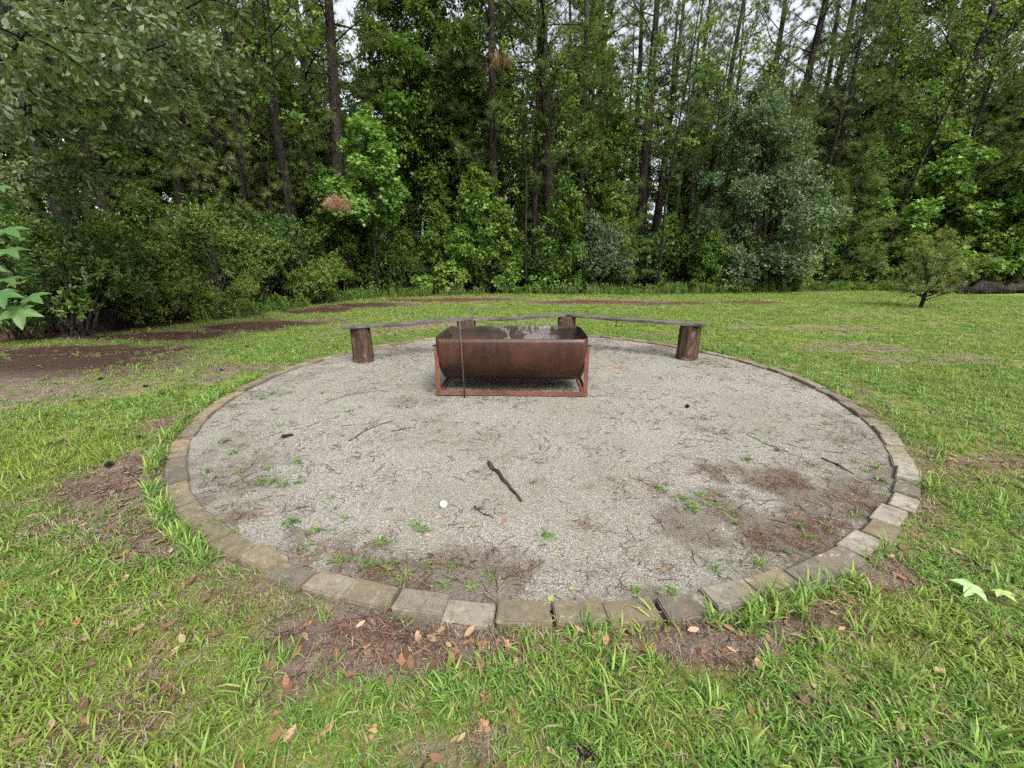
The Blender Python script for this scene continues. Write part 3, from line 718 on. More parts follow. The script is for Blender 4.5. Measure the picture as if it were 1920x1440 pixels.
def skeleton(rng, H, r0, limbs, sec, trunk_lean=(0, 0), wob=.03, k=9, trunk_pts=14, flare=1.35):
    """limbs: list of (height fraction, length, elevation angle, droop, upcurve); returns wood parts and twig tips with directions"""
    d0 = np.array([trunk_lean[0], trunk_lean[1], 1.0])
    tp = polyline((0, 0, -.15), d0, H, trunk_pts, rng, wob, .35)
    tr = r0 * (1 - np.linspace(0, 1, trunk_pts + 1) ** 1.1 * .9); tr[0] *= flare
    wood = [tube(tp, tr, k, rng, .12)]
    tips, dirs = [], []
    az = rng.uniform(0, 6.28)
    for hf, L, el, dr, up in limbs:
        p, dd = along(tp, hf); az += 2.4 + rng.normal(0, .4)
        d = np.array([math.cos(az) * math.cos(el), math.sin(az) * math.cos(el), math.sin(el)])
        lp = polyline(p, d, L, 6, rng, .10, up, dr)
        rl = min(r0 * .45, .008 + L * .011) * (1 - hf * .3)
        wood.append(tube(lp, np.linspace(rl, rl * .25, 7), 5, rng, .1, False))
        ns = max(2, int(sec[0] * L)); side = 1
        for s in range(ns):
            t = sec[1] + (1 - sec[1]) * (s + rng.random()) / ns
            q, qd = along(lp, t); side = -side
            lat = nrm(np.cross(qd, [0, 0, 1])) * side
            sd = nrm(qd * .7 + lat * rng.uniform(.5, 1.0) + np.array([0, 0, rng.normal(.05, .25)]))
            sl = sec[2] * L * (1.15 - .6 * t) * rng.uniform(.6, 1.2)
            sp_ = polyline(q, sd, sl, 4, rng, .14, .1, .15)
            wood.append(tube(sp_, np.linspace(rl * .35, .003, 5), 3, None, 0, False))
            nt_ = max(2, int(sec[3] * sl))
            for j in range(nt_):
                w, wd = along(sp_, .2 + .8 * (j + rng.random()) / nt_)
                off = rng.normal(0, 1, 3); off = off / np.linalg.norm(off) * rng.uniform(.0, sec[4])
                tips.append(w + off); dirs.append(nrm(wd + off * 1.5 + np.array([0, 0, .3])))
        w, wd = along(lp, .999); tips.append(w); dirs.append(wd)
    return wood, np.array(tips), np.array(dirs)
def finish(name, wood, crown, bark, leafm):
    V, F, T = join(wood); tm = mk_mesh('trunk', V, F, bark, True)
    cms = [mk_mesh(n_, *c[:2], m_, False, c[2]) for n_, c, m_ in crown]
    return (name, tm, [(c[0], m_) for c, m_ in zip(crown, cms)])

def proto_pine(seed, H=19, r=.25, first=.27, nl=44, Lm=3.4, lean=(0, 0), mat='needles', tuft=30, nlen=.25, sec=(3.6, .30, .34, 5.0, .10)):
    rng = np.random.default_rng(seed); limbs = []
    for i in range(nl):
        hf = first + (1 - first) * .97 * (i + rng.random() * .8) / nl
        L = Lm * (1 - ((hf - first) / (1 - first)) ** 1.6 * .75) * rng.uniform(.6, 1.15) * (.75 + .25 * min(1, (hf - first) / .1))
        limbs.append((hf, L, rng.uniform(-.05, .45) + hf * .4, .25, .5))
    wood, tips, dirs = skeleton(rng, H, r, limbs, sec, lean, .02)
    for i in range(14):                                                    # bare dead stubs below the crown
        hf = rng.uniform(.08, first + .1); p = np.array([H * hf * lean[0], H * hf * lean[1], H * hf]); a = rng.uniform(0, 6.28)
        d = np.array([math.cos(a), math.sin(a), rng.uniform(-.1, .5)])
        wood.append(tube(polyline(p, d, rng.uniform(.4, 1.8), 4, rng, .15), np.linspace(.022, .005, 5), 4, None, 0, False))
    cr = rosettes(tips, dirs, tuft, nlen, rng, T_NEEDLE, (.75, .35), .2, .015, .18)
    return finish('pine_tree', wood, [('crown', cr, M[mat])], M['pine_bark'], None)
def proto_hardwood(seed, H=12, r=.10, first=.16, nl=42, Lm=2.4, leaf='gum_leaf', tmpl=T_RHOMB, L=.135, per=10, lean=(0, 0), bark='dark_bark', sec=(3.8, .2, .36, 6.5, .2), theta=(1.15, .3), shape=1.3, name='hardwood_tree', el=(.1, .7)):
    rng = np.random.default_rng(seed); limbs = []
    for i in range(nl):
        hf = first + (1 - first) * .98 * (i + rng.random() * .8) / nl
        q = (hf - first) / (1 - first)
        Lx = Lm * (1 - q ** shape * .8) * rng.uniform(.55, 1.2) * (.6 + .4 * min(1, q / .2))
        limbs.append((hf, Lx, rng.uniform(*el) + q * .3, .3, .2))
    wood, tips, dirs = skeleton(rng, H, r, limbs, sec, lean, .045)
    cr = rosettes(tips, dirs, per, L, rng, tmpl, theta, .9, .10)
    return finish(name, wood, [('crown', cr, M[leaf])], M[bark], None)
def proto_shrub(seed, H=2.6, W=1.6, ntips=1300, leaf='myrtle_leaf', tmpl=T_NARROW, L=.085, per=11, theta=(.85, .3), name='shrub', bark='grey_bark', base=.0, jit=.025, lobes=9, stems=9, upw=.5):
    """many-stemmed shrub: leafy shoots crowd the skin of several overlapping lobes"""
    rng = np.random.default_rng(seed)
    wood, tips, dirs = [], [], []
    lob = []
    for i in range(lobes):
        a = rng.uniform(0, 6.28); q = rng.uniform(.0, .75); z = rng.uniform(.30, .82)
        lob.append((np.array([W * q * math.cos(a), W * q * math.sin(a), base + (H - base) * z * (1 - .25 * q)]), rng.uniform(.38, .62) * min(W, H) * .62))
    for i in range(stems):
        c, rl = lob[i % lobes]; s = np.array([rng.normal(0, .12), rng.normal(0, .12), -.05])
        pl = polyline(s, c - s + np.array([0, 0, .2]), np.linalg.norm(c - s), 6, rng, .08)
        wood.append(tube(pl, np.linspace(.03, .010, 7) * (H / 2.6), 5, None, 0, False))
        for j in range(7):
            d = nrm(rng.normal(size=3) + np.array([0, 0, .4])); p, _ = along(pl, rng.uniform(.45, 1))
            wood.append(tube(polyline(p, d, rl * rng.uniform(.7, 1.1), 4, rng, .12), np.linspace(.009, .003, 5), 3, None, 0, False))
    w = np.array([l[1] ** 2 for l in lob]); idx = rng.choice(lobes, ntips, p=w / w.sum())
    for i in idx:
        c, rl = lob[i]; d = nrm(rng.normal(size=3) + np.array([0, 0, .25]))
        rad = rl * (1 - abs(rng.normal(0, .28))) * (1 + .25 * math.sin(d[0] * 7 + i) * math.sin(d[1] * 6 + d[2] * 5))
        if rng.random() < .06: rad *= 1.3
        p = c + d * rad * np.array([1, 1, .9])
        if p[2] < .03: continue
        tips.append(p); dirs.append(nrm(d + np.array([0, 0, .55])))
    cr = rosettes(tips, dirs, per, L, rng, tmpl, theta, upw, jit)
    return finish(name, wood, [('foliage', cr, M[leaf])], M[bark], None)
def proto_clump(seed, H=8, W=2.4, base=.8, lobes=44, lr=(.45, .95), dens=15, leaf='gum_leaf', tmpl=T_STAR3, L=.14, per=7, r=.09, bark='dark_bark', name='hardwood_tree', prof=.8, theta=(1.05, .3), lean=(0, 0), upw=1.0, zb=1.0):
    """tree whose leaves crowd the skin of many separate clumps carried on limbs, with air between the clumps"""
    rng = np.random.default_rng(seed)
    tp = polyline((0, 0, -.15), (lean[0], lean[1], 1), H * .97, 12, rng, .035, .3); tr = r * (1 - np.linspace(0, 1, 13) * .88); tr[0] *= 1.3
    wood = [tube(tp, tr, 9, rng, .12)]; tips, dirs = [], []
    for i in range(lobes):
        q = ((i + rng.random()) / lobes) ** zb; z = base + (H - base) * q * .97
        R = W * (1 - q ** (2.2 * prof)) ** .6 * (.55 + .45 * min(1, q / .15)); a = i * 2.4 + rng.normal(0, .5); f = math.sqrt(rng.uniform(.12, 1.0)) if q < .93 else .2
        c = np.array([R * f * math.cos(a), R * f * math.sin(a), z]) + np.array([tp[min(12, int(z / H * 12))][0], tp[min(12, int(z / H * 12))][1], 0])
        rl = rng.uniform(*lr) * (1 - .35 * q)
        s0, _ = along(tp, max(.04, (z - R * f * .45) / H)); mid = (s0 + c) / 2 + np.array([0, 0, .08 * R]) + rng.normal(0, .06, 3); t = np.linspace(0, 1, 6)[:, None]
        lp = (1 - t) ** 2 * s0 + 2 * t * (1 - t) * mid + t * t * c
        wood.append(tube(lp, np.linspace(min(r * .4, .035), .008, 6), 5, None, 0, False))
        for j in range(5):
            d = nrm(rng.normal(size=3) + np.array([0, 0, .2])); wood.append(tube(polyline(lp[3] * .4 + c * .6, d, rl * .9, 3, rng, .1), np.linspace(.009, .003, 4), 3, None, 0, False))
        n = max(6, int(dens * 4 * math.pi * rl * rl))
        d = nrm(rng.normal(size=(n, 3)) + np.array([0, 0, .30])); ph = rng.uniform(0, 6, 3)
        rad = rl * (1 - np.abs(rng.normal(0, .30, n))) * (1 + .30 * np.sin(d[:, 0] * 6 + ph[0]) * np.sin(d[:, 1] * 6 + ph[1]) + .15 * np.sin(d[:, 2] * 9 + ph[2]))
        rad = np.where(rng.random(n) < .07, rad * 1.35, rad)
        tips.append(c + d * rad[:, None] * np.array([1.05, 1.05, .75])); dirs.append(nrm(d + np.array([0, 0, .6])))
    tips = np.concatenate(tips); dirs = np.concatenate(dirs); k = tips[:, 2] > .05; tips, dirs = tips[k], dirs[k]
    cr = rosettes(tips, dirs, per, L, rng, tmpl, theta, upw, .05)
    return finish(name, wood, [('crown', cr, M[leaf])], M[bark], None)
def dead_clump(seed, R=.34, n=46):
    rng = np.random.default_rng(seed)
    tips = rng.normal(0, 1, (n, 3)) * np.array([R * .6, R * .6, R * .35]); dirs = nrm(rng.normal(size=(n, 3)) * .5 + np.array([0, 0, -.9]))
    v, f, t = rosettes(tips, dirs, 26, .24, rng, T_NEEDLE, (.4, .3), 0, .03)
    w = [tube(np.array([(0, 0, .3), (0, 0, .1), (0, 0, -.1)]) + rng.normal(0, .1, (1, 3)), [.012, .01, .006], 4) for _ in range(3)]
    return mk_mesh('dead_needles', v, f, M['dead_needles'], False, t)

def plant(proto, loc, rotz=0.0, s=1.0, label=None, cat='tree', group=None, name=None, sz=None):
    nm, tm, crowns = proto
    z = float(ground_z(np.array([loc[0]], float), np.array([loc[1]], float))[0])
    o = link(name or nm, None, loc=(loc[0], loc[1], z - .02), rotz=rotz)
    o.scale = (s, s, sz or s)
    tag(o, label, cat, group)
    link('trunk' if 'shrub' not in nm and 'mound' not in nm and 'herb' not in nm else 'stems', tm, o)
    for cn, cm in crowns: link(cn, cm, o)
    return o
def X_at(px, py, Y): return float(at(px, py, Y)[0])

pines = [proto_pine(11, 20, .24), proto_pine(12, 19, .22, .33, 40, 3.0), proto_pine(13, 18, .20, .40, 36, 3.2)]
pine_low = proto_pine(14, 17, .24, .17, 56, 4.2, tuft=30, sec=(3.0, .25, .30, 4.6, .12))                           # keeps long boughs low down
gums = [proto_clump(21, 11, 2.3, 2.0, 44), proto_clump(22, 13, 2.2, 4.0, 40, tmpl=T_RHOMB), proto_clump(23, 9, 2.0, 1.0, 40, leaf='gum_mid'), proto_clump(24, 14, 2.7, 5.0, 46, leaf='dark_leaf', tmpl=T_RHOMB, r=.12)]
poles = [proto_hardwood(34, 11, .055, .45, 18, 1.5, 'gum_mid', T_STAR3, .13, 6, (.05, 0), sec=(3, .2, .36, 5, .2)), proto_hardwood(35, 9, .045, .35, 18, 1.4, 'gum_leaf', T_RHOMB, .13, 7, (-.06, .02), sec=(3, .2, .36, 5, .2)), proto_hardwood(36, 12, .07, .55, 16, 1.8, 'gum_leaf', T_STAR3, .13, 6, (.02, .03), sec=(3, .2, .36, 5, .2))]
saplings = [proto_clump(27, 5.2, 1.35, .5, 30, (.32, .6), 18, 'gum_mid', T_STAR3, .14, 6, .05), proto_clump(28, 4.2, 1.3, .3, 26, (.3, .6), 18, 'gum_leaf', T_RHOMB, .13, 7, .045), proto_clump(29, 6.8, 1.5, 1.0, 34, (.35, .65), 17, 'gum_mid', T_STAR3, .14, 6, .06)]
gum_star = proto_clump(25, 7.4, 2.9, .5, 62, (.5, .9), 17, 'gum_bright', T_STAR3, .17, 6, .08, name='sweetgum_tree', prof=.7)
gum_young = proto_clump(26, 6.6, 1.5, 2.9, 24, (.4, .65), 18, 'gum_bright', T_STAR, .15, 6, .06, name='sweetgum_tree')
grey_oak = proto_clump(31, 9.0, 3.1, .7, 66, (.45, 1.05), 22, 'grey_leaf', T_ELL, .13, 8, .13, 'grey_bark', 'oak_tree', .95, (.9, .3), upw=.5)
feather = proto_clump(33, 4.6, 1.3, 1.2, 22, (.35, .6), 22, 'gum_bright', T_NARROW, .14, 10, .05, name='sumac_tree', theta=(1.3, .2))
young_pine = [proto_pine(41, 6.6, .075, .10, 48, 1.9, (0.02, 0), 'young_needles', 30, .22, (5, .2, .36, 8, .07)), proto_pine(42, 4.8, .06, .08, 38, 1.5, (0, 0), 'young_needles', 30, .20, (6, .2, .36, 9, .06))]
myrtle = [proto_shrub(51), proto_shrub(52, 3.2, 1.8, 1500), proto_shrub(53, 2.0, 1.5, 1000, L=.08)]
darksh = [proto_shrub(61, 3.4, 1.9, 1300, 'dark_leaf', T_OVAL, .10, 8), proto_shrub(62, 2.3, 1.7, 1000, 'dark_leaf', T_NARROW, .10, 9)]
sage = proto_shrub(63, 4.0, 2.0, 2000, 'sage_leaf', T_OVAL, .072, 10)
gumsh = [proto_shrub(71, 2.0, 1.25, 330, 'gum_bright', T_STAR, .15, 6, (1.1, .3), upw=1.2, lobes=10), proto_shrub(72, 1.2, .9, 170, 'gum_bright', T_STAR, .14, 6, (1.1, .3), upw=1.2)]

# ------------------------------------------------------------------ trees that stand out along the edge of the woods
def put(proto, px, py, Y, rot, s, label, cat='tree', group=None, sz=None, name=None):
    return plant(proto, (X_at(px, py, Y), Y), rot, s, label, cat, group, name, sz)
T2 = put(pines[1], 642, 440, 17.6, .4, 1.35, 'thick dark pine trunk rising behind the myrtle bushes left of the bench', sz=1.0)
T4 = put(pines[0], 931, 440, 20.0, 2.2, 1.10, 'straight reddish pine behind the fire pit with a clump of dead needles', sz=1.0)
T3 = put(pines[2], 1031, 410, 20.6, 4.0, 1.55, 'thick dark pine with vines rising behind the right end of the tank', sz=1.02)
for parent_, p, sd in ((T2, at(631, 378, 14.6), 5), (T4, at(938, 112, 18.6), 6)):
    o = link('dead_needles', dead_clump(sd), parent_)
    o.location = parent_.matrix_basis.inverted() @ Vector(p)
    o.scale = (1 / parent_.scale[0], 1 / parent_.scale[1], 1 / parent_.scale[2])
    o['label'] = 'clump of brown dead pine needles'
    q0 = o.location.copy(); q1 = Vector((q0.x * .05, q0.y * .05, q0.z + .5)); Vd, Fd, _t = tube(np.array([q1, (q0 + q1) / 2 + Vector((0, 0, .15)), q0]), [.03, .02, .01], 6)
    link('dead_limb', mk_mesh('dead_limb', Vd, Fd, M['dark_bark'], True), parent_)
put(pines[2], 327, 330, 15.5, 1.0, 1.0, 'slim pine trunk in the dark woods above the left bushes')
put(pines[0], 368, 330, 17.5, 2.0, .85, 'thin straight pine trunk just right of the slim pine in the left woods')
put(gums[1], 798, 330, 21.5, 0.5, 1.15, 'slender hardwood with leaning stem between two pines behind the bench')
put(gums[3], 815, 330, 22.5, 3.1, 1.1, 'dark slender hardwood standing beside the leaning stem behind the bench')
put(gums[3], 879, 380, 22.0, 1.4, 1.2, 'dark hardwood trunk just left of the reddish pine')
put(pines[1], 1087, 320, 25.0, 5.0, 1.1, 'straight pine trunk just right of the thick vine-hung pine')
put(pines[0], 1062, 320, 29.0, 2.6, 1.0, 'thin pine trunk seen between two larger pines behind the tank')
put(pines[0], 1212, 320, 23.0, 1.6, 1.1, 'dark pine trunk behind the upright young pine top')
put(pines[1], 1452, 430, 23.5, 0.2, 1.2, 'pine trunk rising behind the grey-green oak')
put(pines[0], 1502, 430, 25.5, 3.3, 1.1, 'tall leaning pine trunk between the grey-green oak and the young pine')
put(pine_low, 1722, 430, 21.5, 2.7, 1.15, 'forked pine with sweeping boughs above the bright sweetgum')
put(pine_low, 1990, 430, 18.5, 0.9, .95, 'pine with long sweeping boughs at the right edge of the woods')
put(pine_low, 470, 430, 15.5, 4.2, .78, 'pine with pale green needle boughs above the myrtle bushes')
put(pine_low, 215, 430, 12.0, 1.9, .62, 'dark low-boughed pine in the shaded left woods')
put(grey_oak, 1415, 470, 19.0, 0.7, .92, 'bushy grey-green oak at the edge of the lawn right of the bench')
put(young_pine[0], 1583, 470, 19.2, 1.1, 1.0, 'bright young pine between the grey-green oak and the sweetgum')
put(gum_star, 1722, 470, 20.2, 2.0, 1.0, 'bright green sweetgum behind the small conifer on the lawn')
put(gum_star, 1868, 470, 18.8, 5.1, .68, 'leafy low sweetgum beside the rotting log at the right')
put(gum_star, 1950, 470, 18.0, 3.4, .9, 'leafy sweetgum cut by the right edge of the view')
put(gum_young, 700, 430, 16.8, .3, 1.0, 'young sweetgum with pale star leaves in front of the thick left pine')
put(feather, 878, 440, 19.2, 1.2, 1.0, 'light green feathery sumac in front of the reddish pine')
put(young_pine[1], 1178, 440, 19.6, 2.9, 1.05, 'young pine with a bristly top right of the vine-hung pine')
put(young_pine[1], 1360, 500, 17.9, .4, .36, 'tiny pine seedling at the foot of the grey-green oak')

for i, (px, Y, s_, lab) in enumerate(((690, 19.5, .8, 'leafy sapling in shade between the thick left pine and the bench'), (760, 19.8, 1.0, 'leafy sapling left of the light green sumac'), (820, 20.4, 1.1, 'tall leafy sapling behind the light green sumac'), (975, 20.0, .8, 'leafy sapling right of the reddish pine'),
        (1085, 20.2, 1.0, 'leafy sapling at the right side of the vine-hung pine'), (1130, 19.6, .85, 'leafy sapling left of the bristly young pine'), (1240, 19.8, 1.0, 'leafy sapling right of the bristly young pine'), (1300, 20.6, 1.2, 'tall leafy sapling left of the grey-green oak'), (1530, 20.6, 1.1, 'leafy sapling between the oak and the bright young pine'), (1650, 21.0, 1.2, 'leafy sapling left of the bright sweetgum'), (1800, 21.5, 1.3, 'tall leafy sapling right of the bright sweetgum'))):
    put(saplings[i % 3], px, 470, Y, i * 1.7, s_ * .68, lab)
put(gums[3], 1655, 430, 26.0, 1.0, 1.25, 'tall dark hardwood filling the gap left of the forked pine')
put(gums[0], 1790, 430, 25.0, 2.0, 1.45, 'tall leafy hardwood filling the gap right of the forked pine')
put(pine_low, 1850, 430, 24.0, 3.5, 1.2, 'tall pine with full boughs behind the rotting log')
put(gums[1], 1560, 430, 27.0, 4.0, 1.3, 'tall hardwood behind the tall leaning pine trunk')
put(saplings[1], 1330, 480, 17.9, 2.2, .62, 'low leafy sapling in front of the grey-green oak on its left')
put(saplings[0], 1500, 480, 18.1, 3.9, .60, 'low leafy sapling in front of the grey-green oak on its right')
# shrubs along the edge
def shrub(proto, px, py, Y, rot, s, label, group=None, sz=None): return put(proto, px, py, Y, rot, s, label, 'shrub', group, sz)
shrub(myrtle[1], 400, 520, 10.6, 0.3, .92, 'yellow-green wax myrtle bush, the largest at the left edge of the lawn')
shrub(myrtle[0], 300, 520, 10.0, 1.6, .85, 'wax myrtle bush just left of the largest one')
shrub(myrtle[2], 250, 560, 9.0, 2.5, .9, 'low dark green bush at the left over the red pine straw')
shrub(myrtle[0], 480, 500, 12.6, 4.0, .95, 'yellowish wax myrtle with upright shoots right of the largest bush')
shrub(myrtle[2], 600, 520, 14.2, 5.0, .95, 'pale yellow-green myrtle at the right end of the left bushes')
shrub(sage, 545, 460, 14.6, 1.0, .80, 'grey-green glossy shrub rising behind the pale myrtle')
shrub(darksh[0], 460, 420, 14.8, 2.1, 1.15, 'tall dark evergreen shrub behind the wax myrtles')
shrub(myrtle[2], 400, 560, 9.9, 3.3, .75, 'small rounded bush at the foot of the largest wax myrtle')
shrub(darksh[1], 190, 540, 9.2, 0.4, .85, 'dark shrub in deep shade below the left pine boughs')
shrub(darksh[1], 70, 560, 8.2, 2.4, .75, 'dark leafy shrub at the far left edge of the woods')
shrub(darksh[0], 128, 540, 7.7, 5.1, .78, 'dark leafy shrub in front of the big left trunk')
shrub(darksh[1], 15, 560, 7.3, 1.1, .62, 'low dark shrub cut by the left edge of the view')
shrub(darksh[0], 60, 500, 10.5, 4.4, .9, 'tall dark shrub behind the shaded left trunk')
shrub(darksh[0], 190, 470, 12.5, 1.2, 1.0, 'tall dark shrub in the shade right of the big left trunk')
shrub(gumsh[0], 850, 520, 18.3, .2, .85, 'bright green sweetgum bush at the edge of the lawn behind the tank')
shrub(gumsh[1], 800, 530, 18.0, 2.2, .85, 'small bright bush just left of the bright sweetgum bush')
shrub(gumsh[1], 940, 525, 18.2, 4.0, .8, 'small bright bush just right of the bright sweetgum bush')
shrub(gumsh[1], 1020, 530, 18.2, 1.0, .8, 'low bright bush behind the right end of the middle plank')
shrub(gumsh[1], 1085, 500, 19.0, 3.0, 1.0, 'leafy bush at the foot of the vine-hung pine')
shrub(gumsh[1], 1475, 500, 18.4, 5.2, .9, 'bright leafy spray at the foot of the grey-green oak')
shrub(gumsh[0], 1330, 480, 19.2, .9, 1.0, 'green sweetgum bush left of the grey-green oak')
shrub(darksh[1], 740, 480, 19.0, 3.6, .9, 'dark bush behind the left plank of the bench')
shrub(darksh[0], 1250, 460, 20.0, 2.8, 1.0, 'dark bush between the bristly young pine and the grey-green oak')
shrub(darksh[1], 1120, 470, 20.4, 4.8, 1.1, 'dark tangled bush behind the leafy bush by the vine-hung pine')
vine = proto_shrub(81, 1.7, 2.3, 420, 'vine_leaf', T_STAR, .12, 7, (1.1, .3), name='vine_mound', lobes=14, upw=1.3, jit=.05)
shrub(vine, 1640, 500, 19.3, .4, .95, 'mound of light green vines over the brush pile')
shrub(vine, 1760, 500, 19.6, 2.4, 1.0, 'mound of light green vines behind the small conifer')
shrub(vine, 1880, 500, 19.8, 4.4, 1.0, 'mound of light green vines behind the rotting log')

# small conifer on the lawn
def conifer():
    rng = np.random.default_rng(91); limbs = []
    for i in range(46):
        q = (i + rng.random()) / 46; hf = .15 + .80 * q
        limbs.append((hf, 1.45 * (1 - q ** 1.4 * .80) * rng.uniform(.5, 1.15) * (.75 + .25 * min(1, q / .2)), .35 + .7 * q, .05, .35))
    wood, tips, dirs = skeleton(rng, 2.25, .055, limbs, (8.0, .15, .34, 13, .07), (0.05, 0), .06, 7)
    cr = rosettes(tips, dirs, 13, .105, rng, (T_NEEDLE[0] * np.array([2.6, 1, 1]), T_NEEDLE[1]), (.8, .35), .2, .02)
    return finish('conifer', wood, [('crown', cr, M['cypress_leaf'])], M['dark_bark'], None)
put(conifer(), 1725, 578, 11.44, .8, 1.0, 'small feathery yellow-green conifer standing alone on the lawn')

# the big oak at the left with boughs hanging over the lawn
def left_oak():
    rng = np.random.default_rng(95)
    Y0 = 8.6; X0 = X_at(138, 430, Y0); base = np.array([X0, Y0, 0.0])
    tp = polyline((0, 0, -.2), (0, 0, 1), 13, 12, rng, .018, .3); tr = .25 * (1 - np.linspace(0, 1, 13) * .6); tr[0] *= 1.4
    wood = [tube(tp, tr, 14, rng, .14)]
    tips, dirs = [], []
    ends = [(110, 40, 4.4, 4.6), (300, 70, 5.2, 5.0), (385, 20, 5.6, 5.6), (40, 190, 5.0, 4.2), (250, 190, 6.6, 4.6), (330, 150, 6.2, 5.0), (430, 90, 7.4, 6.2), (150, 300, 7.2, 4.0),
            (20, 60, 4.0, 5.0), (200, 110, 5.4, 5.2), (60, 330, 6.6, 3.6), (260, 0, 5.0, 6.4), (330, 250, 8.0, 4.8)]
    for px, py, Y, zs in ends:
        e = at(px, py, Y) - base; s, _ = along(tp, (zs - 1.0) / 13)
        mid = (s + e) / 2 + np.array([0, 0, .55]); t = np.linspace(0, 1, 9)[:, None]
        lp = (1 - t) ** 2 * s + 2 * t * (1 - t) * mid + t * t * e + rng.normal(0, .05, (9, 3)) * t
        L = np.linalg.norm(e - s)
        wood.append(tube(lp, np.linspace(.05, .008, 9), 6, None, 0, False))
        for j in range(15):
            u = .38 + .62 * (j + rng.random()) / 15
            p, d = along(lp, u); lat = nrm(np.cross(d, [0, 0, 1])) * (1 if j % 2 else -1)
            sl = rng.uniform(.45, .95)
            sp_ = polyline(p, d * .6 + lat * rng.uniform(.4, 1) + np.array([0, 0, rng.uniform(-.5, .15)]), sl, 5, rng, .15, 0, .5)
            wood.append(tube(sp_, np.linspace(.011, .003, 6), 4, None, 0, False))
            for q in range(9):
                w, wd = along(sp_, .15 + .85 * (q + rng.random()) / 9)
                off = rng.normal(0, .07, 3); tips.append(w + off); dirs.append(nrm(wd + off * 3 + np.array([0, 0, -.15])))
    # higher crown
    for i in range(26):
        hf = rng.uniform(.45, .98); p, _ = along(tp, hf); a = rng.uniform(0, 6.28); L = rng.uniform(1.5, 3.6)
        lp = polyline(p, (math.cos(a), math.sin(a), rng.uniform(.1, .6)), L, 6, rng, .12, .1, .3)
        wood.append(tube(lp, np.linspace(.05, .01, 7), 5, None, 0, False))
        for j in range(26):
            w, wd = along(lp, rng.uniform(.3, 1)); off = rng.normal(0, .32, 3); tips.append(w + off); dirs.append(nrm(wd + off + np.array([0, 0, .2])))
    cr = rosettes(tips, dirs, 9, .098, rng, T_SPAT, (1.0, .35), .5, .03)
    p = finish('oak_tree', wood, [('crown', cr, M['oak_leaf'])], M['dark_bark'], None)
    plant(p, (X0, Y0), 0, 1.0, 'big dark oak at the left with leafy boughs hanging over the lawn')
left_oak()

# ------------------------------------------------------------------ the woods behind
def woods():
    rg = np.random.default_rng(7)
    placed = []
    def spot(dmin, dmax, gap, tall=True, xr=(-30, 40), yr=(6, 60)):
        for _ in range(400):
            x, y = rg.uniform(*xr), rg.uniform(*yr)
            if abs(x) > 1.42 * y + 3 or (x < -6.5 and y < 14.5 and dmin < 5 and tall): continue
            d = float(forest_depth(np.array([x]), np.array([y]))[0])
            if not dmin < d < dmax: continue
            if all((x - a) ** 2 + (y - b) ** 2 > gap * gap for a, b in placed):
                placed.append((x, y)); return x, y
        return None
    def zone(x, y): return 'left' if x < -.42 * y else ('right' if x > .45 * y else 'middle')
    zn = {'left': 'in the dark woods on the left', 'middle': 'in the woods behind the bench', 'right': 'in the woods on the right beyond the lawn'}
    for n, dmin, dmax, gap, protos, kind, lab, sc in (
            (14, .9, 3.2, 1.5, saplings, 'sapling', 'leafy young hardwood sapling', (.65, 1.1)),
            (26, 1.2, 6, 1.0, pines, 'pine', 'slim dark pine', (.55, .8)),
            (34, .8, 5, .9, poles, 'pole', 'thin pole-like hardwood', (.8, 1.15)),
            (11, 3.0, 8, 2.0, gums, 'hardwood', 'slender leafy hardwood', (.75, 1.1)),
            (20, 2.0, 9, 1.8, pines, 'pine', 'tall slim pine', (.85, 1.15)),
            (46, 7, 20, 2.2, gums, 'hardwood', 'distant leafy hardwood', (.8, 1.3)),
            (26, 8, 26, 2.0, pines, 'pine', 'distant straight pine', (.85, 1.2)),
            (40, 20, 40, 2.6, gums, 'hardwood', 'far hardwood', (1.0, 1.4))):
        for i in range(n):
            p = spot(dmin, dmax, gap)
            if p is None: continue
            z = zone(*p); s = rg.uniform(*sc)
            plant(protos[rg.integers(len(protos))], p, rg.uniform(0, 6.28), s, f'{lab} {woods_place(*p)}', 'tree', f'{lab}s in the woods', sz=s * rg.uniform(.9, 1.15))
    placed.clear()
    allsh = darksh + [darksh[0], darksh[1], sage, myrtle[1]]
    for n, dmin, dmax, gap, lab, sc in ((40, 1.3, 6, 1.5, 'understory shrub', (.6, 1.0)), (44, 6, 20, 2.0, 'distant understory shrub', (.9, 1.6))):
        for i in range(n):
            p = spot(dmin, dmax, gap, False)
            if p is None: continue
            z = zone(*p)
            plant(allsh[rg.integers(len(allsh))], p, rg.uniform(0, 6.28), rg.uniform(*sc), f'{lab} {woods_place(*p)}', 'shrub', f'{lab}s in the woods')
woods()

